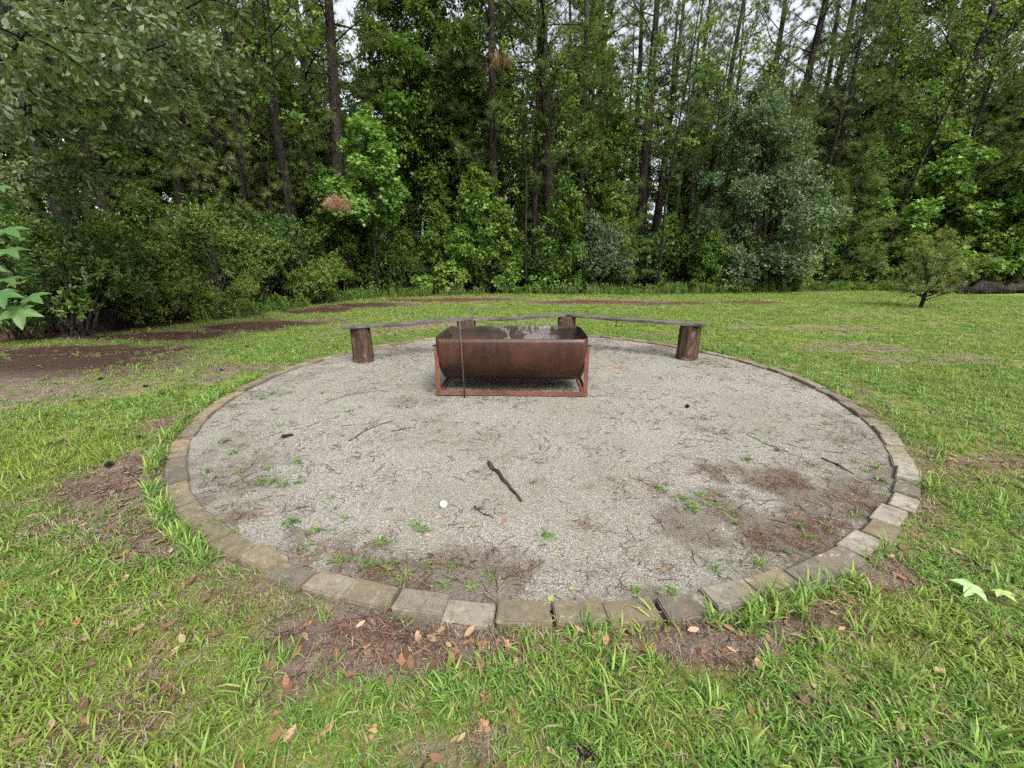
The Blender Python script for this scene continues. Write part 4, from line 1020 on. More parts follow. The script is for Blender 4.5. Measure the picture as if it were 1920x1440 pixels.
# rotting log and brush pile at the right
def log_thing():
    rng = np.random.default_rng(101)
    t = tag(link('fallen_log', None, loc=(*G(1850, 552)[:2] + np.array([0, .3]), .0), rotz=.10), 'rotting brown log lying under the vines at the right', 'log')
    pts = np.stack([np.linspace(-2.0, 2.0, 14), rng.normal(0, .03, 14), .20 + rng.normal(0, .03, 14)], -1)
    V, F, q = tube(pts, .23 + rng.normal(0, .045, 14), 18, rng, .45); link('trunk', mk_mesh('trunk', V, F, M['pine_bark'], False), t)
    for x in (-.6, .9):
        p = polyline((x, -.1, .32), (.3 * x, -.6, .5), .8, 5, rng, .12); V, F, q = tube(p, np.linspace(.08, .03, 6), 8, rng, .2)
        link('limb_stub', mk_mesh('limb_stub', V, F, M['pine_bark']), t)
    g = G(1600, 540)
    b = tag(link('brush_pile', None, loc=(g[0], g[1] - .6, 0)), 'pile of dead brown sticks under the vine mound', 'brush pile')
    for i in range(46):
        a = rng.normal(0, .45); L = rng.uniform(.8, 2.2)
        p = polyline((rng.uniform(-1.4, 1.2), rng.normal(0, .35), rng.uniform(.05, .55)), (math.cos(a), math.sin(a) * .6, rng.normal(.05, .25)), L, 5, rng, .12)
        p[:, 2] = np.maximum(p[:, 2], .03)
        V, F, q = tube(p, np.linspace(rng.uniform(.012, .035), .006, 6), 5); link('stick', mk_mesh('stick', V, F, M['grey_bark']), b)
log_thing()

# ------------------------------------------------------------------ grass and litter (uncountable): instanced tufts on points
def gn_scatter(name, templates, P, rot, scl, idx, label, kind='stuff'):
    pcol = bpy.data.collections.new(name + '_tufts')
    for i, me in enumerate(templates):
        o = bpy.data.objects.new(f'tuft_{i:02d}', me); pcol.objects.link(o)
    me = bpy.data.meshes.new(name); n = len(P)
    me.vertices.add(n); me.vertices.foreach_set('co', np.ascontiguousarray(P, np.float32).ravel())
    a = me.attributes.new('rot', 'FLOAT_VECTOR', 'POINT'); a.data.foreach_set('vector', np.ascontiguousarray(rot, np.float32).ravel())
    a = me.attributes.new('scl', 'FLOAT', 'POINT'); a.data.foreach_set('value', np.ascontiguousarray(scl, np.float32))
    a = me.attributes.new('idx', 'INT', 'POINT'); a.data.foreach_set('value', np.ascontiguousarray(idx, np.int32))
    o = link(name, me)
    ng = bpy.data.node_groups.new(name, 'GeometryNodeTree')
    ng.interface.new_socket('Geometry', in_out='INPUT', socket_type='NodeSocketGeometry')
    ng.interface.new_socket('Geometry', in_out='OUTPUT', socket_type='NodeSocketGeometry')
    gi = ng.nodes.new('NodeGroupInput'); go = ng.nodes.new('NodeGroupOutput')
    ci = ng.nodes.new('GeometryNodeCollectionInfo'); ci.inputs['Collection'].default_value = pcol
    ci.inputs['Separate Children'].default_value = True; ci.inputs['Reset Children'].default_value = True
    ip = ng.nodes.new('GeometryNodeInstanceOnPoints'); ip.inputs['Pick Instance'].default_value = True
    def na(nm, dt):
        q = ng.nodes.new('GeometryNodeInputNamedAttribute'); q.data_type = dt; q.inputs['Name'].default_value = nm
        return q.outputs['Attribute']
    e2r = ng.nodes.new('FunctionNodeEulerToRotation')
    L = ng.links.new
    L(gi.outputs[0], ip.inputs['Points']); L(ci.outputs[0], ip.inputs['Instance'])
    L(na('idx', 'INT'), ip.inputs['Instance Index'])
    L(na('rot', 'FLOAT_VECTOR'), e2r.inputs[0]); L(e2r.outputs[0], ip.inputs['Rotation'])
    L(na('scl', 'FLOAT'), ip.inputs['Scale']); L(ip.outputs[0], go.inputs[0])
    md = o.modifiers.new('scatter', 'NODES'); md.node_group = ng
    return tag(o, label, kind=kind)
def blade_tuft(seed, n, L, w, spread, lean, mat, tmin=0., tmax=1.):
    rng = np.random.default_rng(seed); V, F, T = [], [], []; o = 0
    for i in range(n):
        a = rng.uniform(0, 6.28); r = spread * math.sqrt(rng.random()); p = np.array([r * math.cos(a), r * math.sin(a), -.006])
        az = rng.uniform(0, 6.28); le = abs(rng.normal(lean, .35)); l = L * rng.uniform(.5, 1.25); ww = w * rng.uniform(.7, 1.2)
        d = np.array([math.cos(az), math.sin(az), 0]); s = np.array([-d[1], d[0], 0])
        q = [p]; ang_ = le * .45
        for k in range(3):
            q.append(q[-1] + l / 3 * (d * math.sin(ang_) + np.array([0, 0, math.cos(ang_)]))); ang_ += le * .55 + rng.normal(0, .1)
        W = [ww * .8, ww, ww * .75, 0]
        vs = [q[0] - s * W[0] / 2, q[0] + s * W[0] / 2, q[1] - s * W[1] / 2, q[1] + s * W[1] / 2, q[2] - s * W[2] / 2, q[2] + s * W[2] / 2, q[3]]
        V += vs; F += [(o, o + 1, o + 3), (o, o + 3, o + 2), (o + 2, o + 3, o + 5), (o + 2, o + 5, o + 4), (o + 4, o + 5, o + 6)]
        T += [rng.uniform(tmin, tmax)] * 7; o += 7
    return mk_mesh('grass_tuft', np.array(V), np.array(F), mat, False, np.array(T))
M['grass'] = leaf_mat('grass_blade', [(0, (.20, .155, .085)), (.10, (.17, .16, .060)), (.16, (.070, .150, .022)), (.55, (.125, .240, .038)), (.9, (.20, .325, .070)), (1, (.27, .33, .11))], .33, .55, .22, .45,
                      patch=(.7, (.22, .27, .045), .48, .78))
M['dry_grass'] = leaf_mat('dry_grass', [(0, (.13, .095, .068)), (.5, (.25, .19, .138)), (1, (.38, .305, .225))], .25, .8, .1, .3)
M['tall_grass'] = leaf_mat('tall_grass', [(0, (.06, .12, .025)), (.5, (.10, .18, .035)), (1, (.17, .25, .06))], .35, .5, .3, .4)
lawn_t = [blade_tuft(200 + i, 15, .066, .0050, .05, 1.15, M['grass']) for i in range(6)] + [blade_tuft(220 + i, 18, .042, .0038, .05, 1.2, M['grass']) for i in range(4)] + \
         [blade_tuft(230 + i, 12, .105, .0068, .035, 1.05, M['grass'], .3, 1) for i in range(3)] + [blade_tuft(240 + i, 14, .06, .003, .06, 1.5, M['dry_grass']) for i in range(3)]
def sector(n, d0, d1, rng, half=1.12, behind=False):
    d = np.sqrt(rng.uniform(d0 * d0, d1 * d1, n)); a = rng.uniform(-half, half, n)
    return d * np.sin(a), d * np.cos(a)
def lawn_grass():
    rng = np.random.default_rng(300); Ps, Rs, Ss, Is = [], [], [], []
    for d0, d1, dens, sc in ((.25, 2.6, 1500, .95), (2.6, 4.6, 1200, .95), (4.6, 8, 800, .95), (8, 13, 460, 1.0), (13, 24, 190, 1.25)):
        half = 1.5 if d0 < 1 else 1.12
        n = int((d1 * d1 - d0 * d0) * half * dens)
        x, y = sector(n, d0, d1, rng, half)
        rr = np.hypot(x - CX, y - CY); b = bare_mask(x, y); fd = forest_depth(x, y)
        n1 = fbm(x * 3.0, y * 3.0, 55, 3)
        keep = (rr > RAD + .0) & (rng.random(n) > b * 1.0 + sstep(.62, .25, n1) * .25) & (fd + (n1 - .5) * 1.2 < .1)
        x, y, n1, b = x[keep], y[keep], n1[keep], b[keep]; n = len(x)
        Ps.append(np.stack([x, y, ground_z(x, y)], -1))
        Rs.append(np.stack([rng.normal(0, .12, n), rng.normal(0, .12, n), rng.uniform(0, 6.28, n)], -1))
        Ss.append(sc * rng.uniform(.6, 1.25, n) * (.72 + .5 * n1))
        u = rng.random(n); idx = np.where(u < .52, rng.integers(0, 6, n), np.where(u < .85, rng.integers(6, 10, n), np.where(u < .895, rng.integers(10, 13, n), rng.integers(13, 16, n))))
        idx = np.where((b > .25) & (rng.random(n) < .35), rng.integers(13, 16, n), idx)
        Is.append(idx)
    for d0, d1, dens in ((.4, 4.6, 1500), (4.6, 9, 300)):
        n = int((d1 * d1 - d0 * d0) * 1.12 * dens); x, y = sector(n, d0, d1, rng)
        k = (np.hypot(x - CX, y - CY) > RAD + .02) & (rng.random(n) < bare_mask(x, y) * .75) & (forest_depth(x, y) < -.3) & (x > -5); x, y = x[k], y[k]; n = len(x)
        Ps.append(np.stack([x, y, ground_z(x, y) - .008], -1)); Rs.append(np.stack([rng.normal(0, .25, n), rng.normal(0, .25, n), rng.uniform(0, 6.28, n)], -1)); Ss.append(rng.uniform(.5, .9, n)); Is.append(rng.integers(13, 16, n))
    # longer fringe growing against the outer face of the pavers
    n = 900; a = rng.uniform(0, 6.28, n); r = RAD + rng.uniform(.015, .09, n); k = fbm(a * 6 + 10, a * 0 + 3, 77, 3)
    kp = (k > .5) & ((np.sin(a) < .55)); a, r = a[kp], r[kp]; n = len(a)
    x, y = CX + r * np.cos(a), CY + r * np.sin(a)
    Ps.append(np.stack([x, y, ground_z(x, y)], -1)); Rs.append(np.stack([rng.normal(0, .1, n), rng.normal(0, .1, n), rng.uniform(0, 6.28, n)], -1))
    Ss.append(rng.uniform(.6, 1.25, n)); Is.append(rng.integers(10, 13, n))
    gn_scatter('lawn_grass', lawn_t, np.concatenate(Ps), np.concatenate(Rs), np.concatenate(Ss), np.concatenate(Is), 'short green lawn grass around the gravel circle')
lawn_grass()
def edge_growth():
    rng = np.random.default_rng(310)
    tt = [blade_tuft(320 + i, 18, .52, .014, .10, .6, M['tall_grass']) for i in range(4)]
    herb = []
    for i in range(3):
        r2 = np.random.default_rng(330 + i); tips = np.stack([r2.normal(0, .09, 16), r2.normal(0, .09, 16), r2.uniform(.06, .42, 16)], -1)
        v, f, t = rosettes(tips, np.tile([0, 0, 1.], (16, 1)) + r2.normal(0, .4, (16, 3)), 6, .075, r2, T_OVAL, (1.1, .3), .9, .02); herb.append(mk_mesh('herb', v, f, M['vine_leaf'], False, t))
    seg = EDGE[5:15]; P = []
    for (ax, ay), (bx, by) in zip(seg[:-1], seg[1:]):
        L = math.hypot(bx - ax, by - ay); n = int(L * 46); u = rng.random(n); w = rng.normal(.15, .40, n); nx, ny = -(by - ay) / L, (bx - ax) / L
        P.append(np.stack([ax + (bx - ax) * u + nx * w, ay + (by - ay) * u + ny * w], -1))
    P = np.concatenate(P); k = fbm(P[:, 0] * .9, P[:, 1] * .9, 88, 3); dens = .16 + .80 * sstep(5, 9, P[:, 0]) + .35 * sstep(.5, .62, k)
    P = P[rng.random(len(P)) < dens]; n = len(P)
    idx = np.where(rng.random(n) < .62, rng.integers(0, 4, n), rng.integers(4, 7, n))
    gn_scatter('tall_grass', tt + herb, np.stack([P[:, 0], P[:, 1], ground_z(P[:, 0], P[:, 1])], -1), np.stack([np.zeros(n), np.zeros(n), rng.uniform(0, 6.28, n)], -1), rng.uniform(.45, 1.15, n), idx,
               'tall grass and weeds along the edge of the woods')
edge_growth()
M['stick'] = wood_material('dead_stick', (.020, .012, .009), (.055, .032, .023), (.11, .066, .044), (.030, .02, .015), (14, 14, 14))
def straw_litter():
    rng = np.random.default_rng(340)
    def bunch(seed, n, L, R):
        r2 = np.random.default_rng(seed); P = np.stack([r2.normal(0, R, n), r2.normal(0, R, n), r2.uniform(.001, .012, n)], -1)
        d = np.stack([r2.normal(size=n), r2.normal(size=n), r2.normal(0, .06, n)], -1)
        return mk_mesh('straw', *(lambda s: (s[0], s[1]))(scatter(T_NEEDLE[0] * np.array([.9, 1, 1]), T_NEEDLE[1], P, frames(d, np.tile([0, 0, 1.], (n, 1))), r2.uniform(.5, 1.1, n) * L, r2)), M['straw'], False,
                       np.repeat(r2.random(n), 3))
    def dead(seed):
        r2 = np.random.default_rng(seed); c = r2.uniform(-.3, .6)
        V = np.array([(x, y, .012 + c * (abs(x) ** 2) * 2.2 + .12 * (y - .5) ** 2 * (1 + c) + r2.normal(0, .015)) for y, x in ((0, 0), (.25, -.17), (.25, .17), (.55, -.22), (.55, .22), (.82, -.13), (.82, .13), (1, 0), (.25, 0), (.55, 0), (.82, 0))])
        F = np.array([(0, 8, 1), (0, 2, 8), (1, 8, 9), (1, 9, 3), (8, 2, 4), (8, 4, 9), (3, 9, 10), (3, 10, 5), (9, 4, 6), (9, 6, 10), (5, 10, 7), (10, 6, 7)])
        return mk_mesh('dead_leaf', V * .048, F, M['dead_leaf'], True, np.full(len(V), r2.random()))
    M['straw'] = leaf_mat('pine_straw', [(0, (.05, .026, .017)), (.5, (.115, .060, .036)), (1, (.22, .145, .095))], .1, .8, .1, .3)
    M['dead_leaf'] = leaf_mat('dead_leaf', [(0, (.085, .048, .030)), (.5, (.24, .135, .075)), (1, (.42, .30, .19))], .15, .75, .15, .5)
    def bits(seed, n, R, lo, hi):
        r2 = np.random.default_rng(seed); parts = []
        for i in range(n):
            a = r2.uniform(0, 6.28); L = r2.uniform(lo, hi); p = np.array([r2.normal(0, R), r2.normal(0, R), .004])
            q = polyline(p, (math.cos(a), math.sin(a), r2.normal(0, .08)), L, 3, r2, .22); q[:, 2] = np.clip(q[:, 2], .002, .015)
            parts.append(tube(q, np.array([1, .9, .8, .5]) * r2.uniform(.0007, .0020), 3))
        v, f, t = join(parts); return mk_mesh('twig_bits', v, f, M['stick'])
    ts = [bunch(350 + i, 16, .085, .045) for i in range(4)]; tl = [dead(360 + i) for i in range(4)]; tb = [bits(380 + i, 5, .05, .015, .06) for i in range(3)] + [bits(385 + i, 2, .03, .05, .16) for i in range(3)]
    Ps, Is = [], []
    def add(x, y, z, lo, hi): Ps.append(np.stack([x, y, z], -1)); Is.append(rng.integers(lo, hi, len(x)))
    # on the gravel
    x = rng.uniform(CX - RAD, CX + RAD, 40000); y = rng.uniform(CY - RAD, CY + RAD, 40000)
    k = np.hypot(x - CX, y - CY) < RAD - .14; x, y = x[k], y[k]
    d, s, mo, ru = pad_fields(x, y); nz = fbm(x * 6, y * 6, 99, 3)
    k = rng.random(len(x)) < s * .5 + sstep(.5, .7, nz) * d * .14 + .002
    add(x[k], y[k], pad_z(x[k], y[k]), 0, 4)
    k = rng.random(len(x)) < d * .018 + s * .02 + .0012
    add(x[k], y[k], pad_z(x[k], y[k]), 4, 8)
    k = rng.random(len(x)) < .02 + .09 * sstep(.45, .65, fbm(x * 1.8, y * 1.8, 191, 4)) + .12 * d + .05 * s
    add(x[k], y[k], pad_z(x[k], y[k]), 8, 14)
    # on the lawn's bare spots and along the woods
    for d0, d1, n in ((.5, 5, 32000), (5, 22, 60000)):
        x, y = sector(n, d0, d1, rng); k = np.hypot(x - CX, y - CY) > RAD + .03; x, y = x[k], y[k]
        b = bare_mask(x, y); st = straw_mask(x, y); fd = forest_depth(x, y)
        k = rng.random(len(x)) < (b * .22 + st * .8) * (fd < 2.5); add(x[k], y[k], ground_z(x[k], y[k]) + .004, 0, 4)
        k = rng.random(len(x)) < (b * .10 + .02 + st * .35) * (fd < 2.5); add(x[k], y[k], ground_z(x[k], y[k]) + .012, 4, 8)
        k = rng.random(len(x)) < b * .22 * (fd < 1.0); add(x[k], y[k], ground_z(x[k], y[k]) + .003, 8, 14)
    P = np.concatenate(Ps); n = len(P)
    gn_scatter('leaf_litter', ts + tl + tb, P, np.stack([rng.normal(0, .10, n), rng.normal(0, .10, n), rng.uniform(0, 6.28, n)], -1), rng.uniform(.6, 1.25, n), np.concatenate(Is),
               'brown pine straw and small dead leaves on the ground')
    return tl
dead_leaves = straw_litter()
# loose stones of the gravel near the viewer
def stones():
    rng = np.random.default_rng(370); ts = []
    for i in range(5):
        bm = bmesh.new(); bmesh.ops.create_icosphere(bm, subdivisions=1, radius=1.0)
        r2 = random.Random(i)
        for v in bm.verts: v.co = Vector((v.co.x * r2.uniform(.7, 1.3), v.co.y * r2.uniform(.7, 1.3), v.co.z * r2.uniform(.5, .9)))
        me = bpy.data.meshes.new('stone'); bm.to_mesh(me); bm.free(); me.materials.append(M['stone']); ts.append(me)
    n = 60000; x = rng.uniform(CX - RAD, CX + RAD, n); y = CY - RAD + (rng.random(n) ** 1.5) * 4.2
    k = np.hypot(x - CX, y - CY) < RAD - .15; x, y = x[k], y[k]; d, s, mo, ru = pad_fields(x, y)
    k = rng.random(len(x)) > d * 1.3; x, y = x[k], y[k]; n = len(x)
    gn_scatter('gravel_stones', ts, np.stack([x, y, pad_z(x, y) + .001], -1), rng.uniform(0, 6.28, (n, 3)), rng.uniform(.0018, .0045, n), rng.integers(0, 5, n), 'loose pale stones of the gravel')
m, nt, out = new_mat('gravel_stone')
principled(nt, out, ramp(nt, nt.nodes.new('ShaderNodeObjectInfo').outputs['Random'], [(0, (.09, .082, .068)), (.4, (.19, .178, .150)), (.8, (.28, .265, .23)), (1, (.40, .38, .34))]), .8)
M['stone'] = m
stones()

# ------------------------------------------------------------------ single things lying about
def on_ground(px, py, up=.0):
    g = G(px, py); x, y = np.array([g[0]]), np.array([g[1]])
    z = float(pad_z(x, y)[0]) if math.hypot(g[0] - CX, g[1] - CY) < RAD - .1 else float(ground_z(x, y)[0])
    return Vector((g[0], g[1], z + up))
# ball
def ball():
    m, nt, out = new_mat('golf_ball')
    v = nt.nodes.new('ShaderNodeTexVoronoi'); v.inputs['Scale'].default_value = 260; nt.links.new(coord(nt, 'Object'), v.inputs['Vector'])
    principled(nt, out, (.58, .58, .57), .35, bump(nt, v.outputs['Distance'], .6, .001))
    bm = bmesh.new(); bmesh.ops.create_icosphere(bm, subdivisions=4, radius=.0214)
    o = bm_obj('golf_ball', bm, m, None, True); o.location = on_ground(832, 953, .0195)
    tag(o, 'white golf ball lying on the gravel', 'ball')
ball()
# stick and twigs
def stick(pts_px, r0, r1, label, seed, name='stick', group=None, forks=0, mat='stick', cat='stick'):
    rng = np.random.default_rng(seed)
    A = np.array([on_ground(*p) for p in pts_px]); base = A[0].copy()
    t_ = np.linspace(0, 1, 10); k = np.linspace(0, 1, len(A))
    P = np.stack([np.interp(t_, k, A[:, i]) for i in range(3)], -1) - base
    L = np.linalg.norm(P[-1]); P[1:-1] += rng.normal(0, .012 * L, (8, 3)) * np.array([1, 1, .12]); rad = np.linspace(r0, r1, 10)
    P[:, 2] += rad * .8
    V, F, q = tube(P, rad * (1 + .12 * rng.normal(size=10)), 7, rng, .25); parts = [(V, F, q)]
    for i in range(forks):
        j = rng.integers(2, 8); d = P[j + 1] - P[j]; a = rng.choice([-1, 1]) * rng.uniform(.4, .9)
        d = np.array([d[0] * math.cos(a) - d[1] * math.sin(a), d[0] * math.sin(a) + d[1] * math.cos(a), 0.02]); l = L * rng.uniform(.2, .4)
        pp = polyline(P[j], d, l, 4, rng, .15); pp[:, 2] = np.clip(pp[:, 2], .003, .03); parts.append(tube(pp, np.linspace(rad[j] * .7, .0012, 5), 5))
    V, F, q = join(parts)
    o = link(name, mk_mesh(name, V, F, M[mat], True), None, Vector(base)); tag(o, label, cat, group)
stick([(917, 872), (940, 898), (977, 944)], .013, .009, 'dark brown stick lying on the gravel in the middle', 401)
stick([(655, 828), (690, 806), (742, 788)], .006, .002, 'forked twig with dark seed heads left of the tank', 402, 'twig', None, 3)
stick([(575, 802), (610, 788), (640, 782)], .003, .0015, 'thin curved twig left of the forked twig', 403, 'twig', None, 1)
stick([(640, 800), (690, 795), (710, 790)], .003, .0015, 'thin twig above the forked twig', 404, 'twig', None, 1)
stick([(735, 810), (760, 805), (780, 802)], .004, .002, 'short knobbly twig left of the tank frame', 405, 'twig', None, 1)
stick([(600, 760), (650, 742), (738, 730)], .003, .0015, 'long wispy twig between the left post and the tank', 406, 'twig', None, 2)
stick([(1000, 690), (1110, 745), (1128, 742)], .003, .0015, 'thin twig at the right foot of the tank frame', 407, 'twig', None, 1)
stick([(890, 953), (905, 968), (930, 975)], .005, .0015, 'brown frond of dry needles right of the golf ball', 408, 'dry_frond', None, 4)
stick([(1400, 815), (1440, 835), (1480, 850)], .003, .0015, 'thin twig on the gravel at the right', 409, 'twig', None, 2)
stick([(1540, 862), (1570, 875), (1600, 892)], .007, .003, 'dark reddish twig in pine straw near the right pavers', 410, 'twig', None, 2)
stick([(120, 1245), (140, 1225), (170, 1205)], .008, .005, 'dark stick half buried in the grass at the lower left', 411)
stick([(470, 1330), (490, 1305), (505, 1285)], .006, .003, 'dark thin stick in the grass below the pavers', 412)
stick([(50, 718), (100, 721), (125, 720)], .012, .008, 'pale bleached stick on the bare soil at the left', 413, mat='plank')
# pine cones
def cone_mesh(seed):
    rng = np.random.default_rng(seed); parts = []
    n = 70
    T = np.array([(-.5, 0, 0), (.5, 0, 0), (.35, 1, .12), (-.35, 1, .12), (0, .55, .3)]); TF = np.array([(0, 1, 4), (1, 2, 4), (2, 3, 4), (3, 0, 4)])
    i = np.arange(n); u = (i + .5) / n; a = i * 2.39996
    r = .016 * np.sin(np.pi * (u * .86 + .10)) + .003; z = (u - .5) * .062
    P = np.stack([r * .55 * np.cos(a), r * .55 * np.sin(a), z], -1); d = np.stack([np.cos(a), np.sin(a), (u - .35) * 1.4], -1)
    v, f, t = scatter(T, TF, P, frames(d, np.tile([0, 0, 1.], (n, 1))), np.stack([np.full(n, .010), r * .9 + .004, np.full(n, .008)], -1), rng)
    core = tube(np.array([(0, 0, -.032), (0, 0, -.02), (0, 0, 0), (0, 0, .02), (0, 0, .032)]), [.006, .011, .012, .009, .003], 8)
    V, F, q = join([(v, f, t), core]); V = V[:, [2, 0, 1]]
    return mk_mesh('pine_cone', V, F, M['cone'], False)
m, nt, out = new_mat('wet_pine_cone')
principled(nt, out, ramp(nt, noise(nt, coord(nt, 'Object'), 90, 3), [(.3, (.010, .008, .007)), (.6, (.028, .020, .015)), (.8, (.06, .042, .03))]), .7)
M['cone'] = m
cones = [cone_mesh(420 + i) for i in range(3)]
rg = random.Random(43)
def cone(px, py, label, group=None, s=1.0):
    if group: label = 'dark pine cone in the grass ' + beside(px, py, LAWN_MARKS)
    o = link('pine_cone', cones[rg.randrange(3)], None, on_ground(px, py, .012)); o.rotation_euler = (rg.uniform(-.2, .2), rg.uniform(-.3, .3), rg.uniform(0, 6.28)); o.scale = (s * .72,) * 3
    tag(o, label, 'pine cone', group)
cone(1097, 1424, 'black pine cone in the grass at the bottom edge', None, 1.0)
cone(534, 822, 'left one of two dark pine cones on the gravel', None, 1.0); cone(544, 819, 'right one of two dark pine cones on the gravel', None, 1.0)
cone(650, 664, 'dark pine cone beside the left bench post'); cone(1288, 766, 'small dark pine cone on the gravel right of the tank', None, .9)
cone(1825, 1062, 'dark curled pine cone in the grass at the right', None, .8)
for px, py in ((190, 712), (245, 768), (280, 725), (168, 808), (125, 838), (228, 822), (100, 842), (260, 826), (316, 868), (150, 755), (300, 742), (205, 880), (48, 903), (200, 690), (410, 700), (460, 650)):
    cone(px + rg.uniform(-6, 6), py + rg.uniform(-4, 4), 'dark pine cone in the thin grass left of the circle', 'pine cones in the lawn', rg.uniform(.9, 1.25))
for px, py in ((1550, 673), (1412, 668), (1540, 625), (1900, 652), (1345, 652), (1830, 700)):
    cone(px, py, 'small dark pine cone on the lawn right of the bench', 'pine cones in the lawn', 1.0)
for px, py in ((713, 626), (722, 629), (728, 624), (741, 631)):
    cone(px, py, 'small dark pine cone on the lawn under the left bench plank', 'pine cones in the lawn', 1.0)

# fallen leaves one can pick out
def big_leaf(seed, lobed=False):
    r2 = np.random.default_rng(seed); c = r2.uniform(-.2, .7)
    ys = np.linspace(0, 1, 9); w = np.sin(np.pi * ys ** .8) ** .8 * .23
    if lobed: w = w * (1.15 + .55 * np.sin(ys * 15 + r2.uniform(0, 3))) + .02
    else: w = w * r2.uniform(.75, 1.15) * (1 + r2.normal(0, .14, 9))
    w[0] = .012; w[-1] = .01
    V = []; bend = r2.uniform(-.5, .7)
    for y, q in zip(ys, w):
        z0 = bend * (y - .5) ** 2 * .5
        for k in (-1, -.5, 0, .5, 1): V.append((k * q, y, z0 + c * (k * q) ** 2 * 3.5 + .028 * r2.normal()))
    V = np.array(V); V[:, :2] += r2.normal(0, .018, (len(V), 2)); V[:, 2] -= V[:, 2].min(); F = []
    for i in range(8):
        for j in range(4): a = i * 5 + j; F.append((a, a + 1, a + 6, a + 5))
    V[:, 1] -= .5
    return mk_mesh('fallen_leaf', V * .043, np.array(F), M['big_leaf'], True)
m, nt, out = new_mat('fallen_leaf')
oi = nt.nodes.new('ShaderNodeObjectInfo'); n1 = noise(nt, coord(nt, 'Object'), 60, 4, .7)
c = mixc(nt, ramp(nt, n1, [(.45, (0, 0, 0)), (.7, (.8, .8, .8))]), oi.outputs['Color'], mixc(nt, .6, oi.outputs['Color'], (.06, .035, .02)))
principled(nt, out, c, .7, bump(nt, n1, .4, .002), spec=.25); M['big_leaf'] = m
lv = [big_leaf(440 + i, i % 2 == 1) for i in range(12)]
browns = [(.26, .14, .075), (.32, .185, .10), (.18, .09, .05), (.30, .205, .12), (.13, .07, .042), (.28, .12, .055), (.20, .14, .095)]
rg = random.Random(47)
def fallen(px, py, label, group, s=1.0, up=.022, col=None, me=None):
    o = link('fallen_leaf', me or lv[rg.randrange(len(lv))], None, on_ground(px, py, up)); o.rotation_euler = (rg.uniform(-.35, .35), rg.uniform(-.35, .35), rg.uniform(0, 6.28)); o.scale = (s,) * 3
    c = col or rg.choice(browns); k = rg.uniform(.8, 1.15); o.color = (c[0] * k, c[1] * k, c[2] * k, 1)
    if group and 'gravel' in group: label = ('small yellow-green leaf ' if col else 'reddish brown leaf ') + beside(px, py, GRAVEL_MARKS)
    elif group: label = ('dark brown' if sum(c) < .36 else 'pale tan' if sum(c) > .58 else 'orange brown') + (' small' if s < .85 else ' broad') + ' leaf ' + beside(px, py, LAWN_MARKS)
    tag(o, label, 'leaf', group)
LAWN_L = 'dry tan leaf fallen in the grass left of and below the circle'
for px, py in ((20, 1205), (55, 1142), (62, 1150), (40, 1130), (105, 1268), (245, 1197), (40, 1398), (172, 1370), (435, 1158), (360, 1098), (385, 1012), (262, 1190), (215, 1115), (110, 1085), (165, 1040), (35, 1040),
               (130, 1015), (270, 1045), (310, 1020), (340, 1000), (150, 1180), (85, 1180), (290, 1080), (60, 880), (230, 945), (320, 1180), (20, 1110), (200, 1210), (255, 975), (365, 1040), (290, 1020)):
    fallen(px, py, LAWN_L, 'dry leaves on the lawn', rg.uniform(.75, 1.25), .012)
LAWN_F = 'dry brown leaf fallen in the grass just below the front pavers'
for px, py in ((540, 1382), (606, 1384), (660, 1272), (672, 1312), (775, 1332), (566, 1208), (575, 1200), (600, 1225), (585, 1175), (625, 1215), (640, 1190), (760, 1243), (720, 1235), (855, 1225), (862, 1256), (968, 1246), (975, 1250),
               (1000, 1280), (952, 1218), (905, 1222), (1178, 1219), (1206, 1224), (1135, 1245), (1120, 1200), (655, 1340), (700, 1380), (910, 1370), (965, 1350), (520, 1345), (830, 1205), (845, 1238), (740, 1205), (690, 1225)):
    fallen(px, py, LAWN_F, 'dry leaves on the lawn', rg.uniform(.6, 1.15), .006)
LAWN_R = 'dry tan leaf fallen on the lawn or bare strip at the lower right'
for px, py in ((1440, 1205), (1480, 1210), (1535, 1208), (1420, 1180), (1460, 1160), (1505, 1155), (1548, 1140), (1370, 1165), (1385, 1195), (1680, 1085), (1690, 1090), (1768, 1068), (1600, 1118), (1525, 1295), (1595, 1198), (1435, 1335),
               (1640, 1345), (1590, 1280), (1250, 1190), (1350, 1225), (1320, 1230), (1760, 885), (1740, 1030), (1720, 1290)):
    fallen(px, py, LAWN_R, 'dry leaves on the lawn', rg.uniform(.65, 1.1), .006)
GRV = 'reddish brown leaf lying on the gravel'
for px, py in ((1440, 903), (1005, 905), (840, 970), (862, 815), (575, 1062), (600, 1075), (740, 1110), (770, 1090), (650, 1098), (690, 1120), (930, 1030), (1055, 1045), (800, 880), (680, 950), (1120, 850), (1500, 760), (1380, 735), (1285, 760), (460, 1000), (380, 960)):
    fallen(px, py, GRV, 'brown leaves on the gravel', rg.uniform(.45, .8), .006)
star_me = mk_mesh('fallen_leaf', (star_template(2)[0] - np.array([0, .4, 0])) * .13, star_template(2)[1], M['big_leaf'], False)
fallen(1812, 1120, 'large pale green star-shaped leaf on the grass at the right', None, .85, .045, (.22, .33, .14), star_me)
fallen(1868, 1128, 'small pale green leaf beside the large star-shaped leaf', None, .6, .04, (.27, .38, .12), star_me)
YG = 'small yellow-green leaf fresh on the gravel'
for px, py in ((886, 990), (1050, 1047), (1071, 1108), (1030, 1128), (1192, 985), (955, 805), (1210, 902), (712, 1010), (1450, 1085), (950, 1170), (1095, 1035), (1300, 800), (540, 655), (595, 690), (970, 1140), (930, 835)):
    fallen(px, py, YG, 'yellow-green leaves on the gravel', rg.uniform(.15, .3), .006, (.24, .31, .06), star_me)

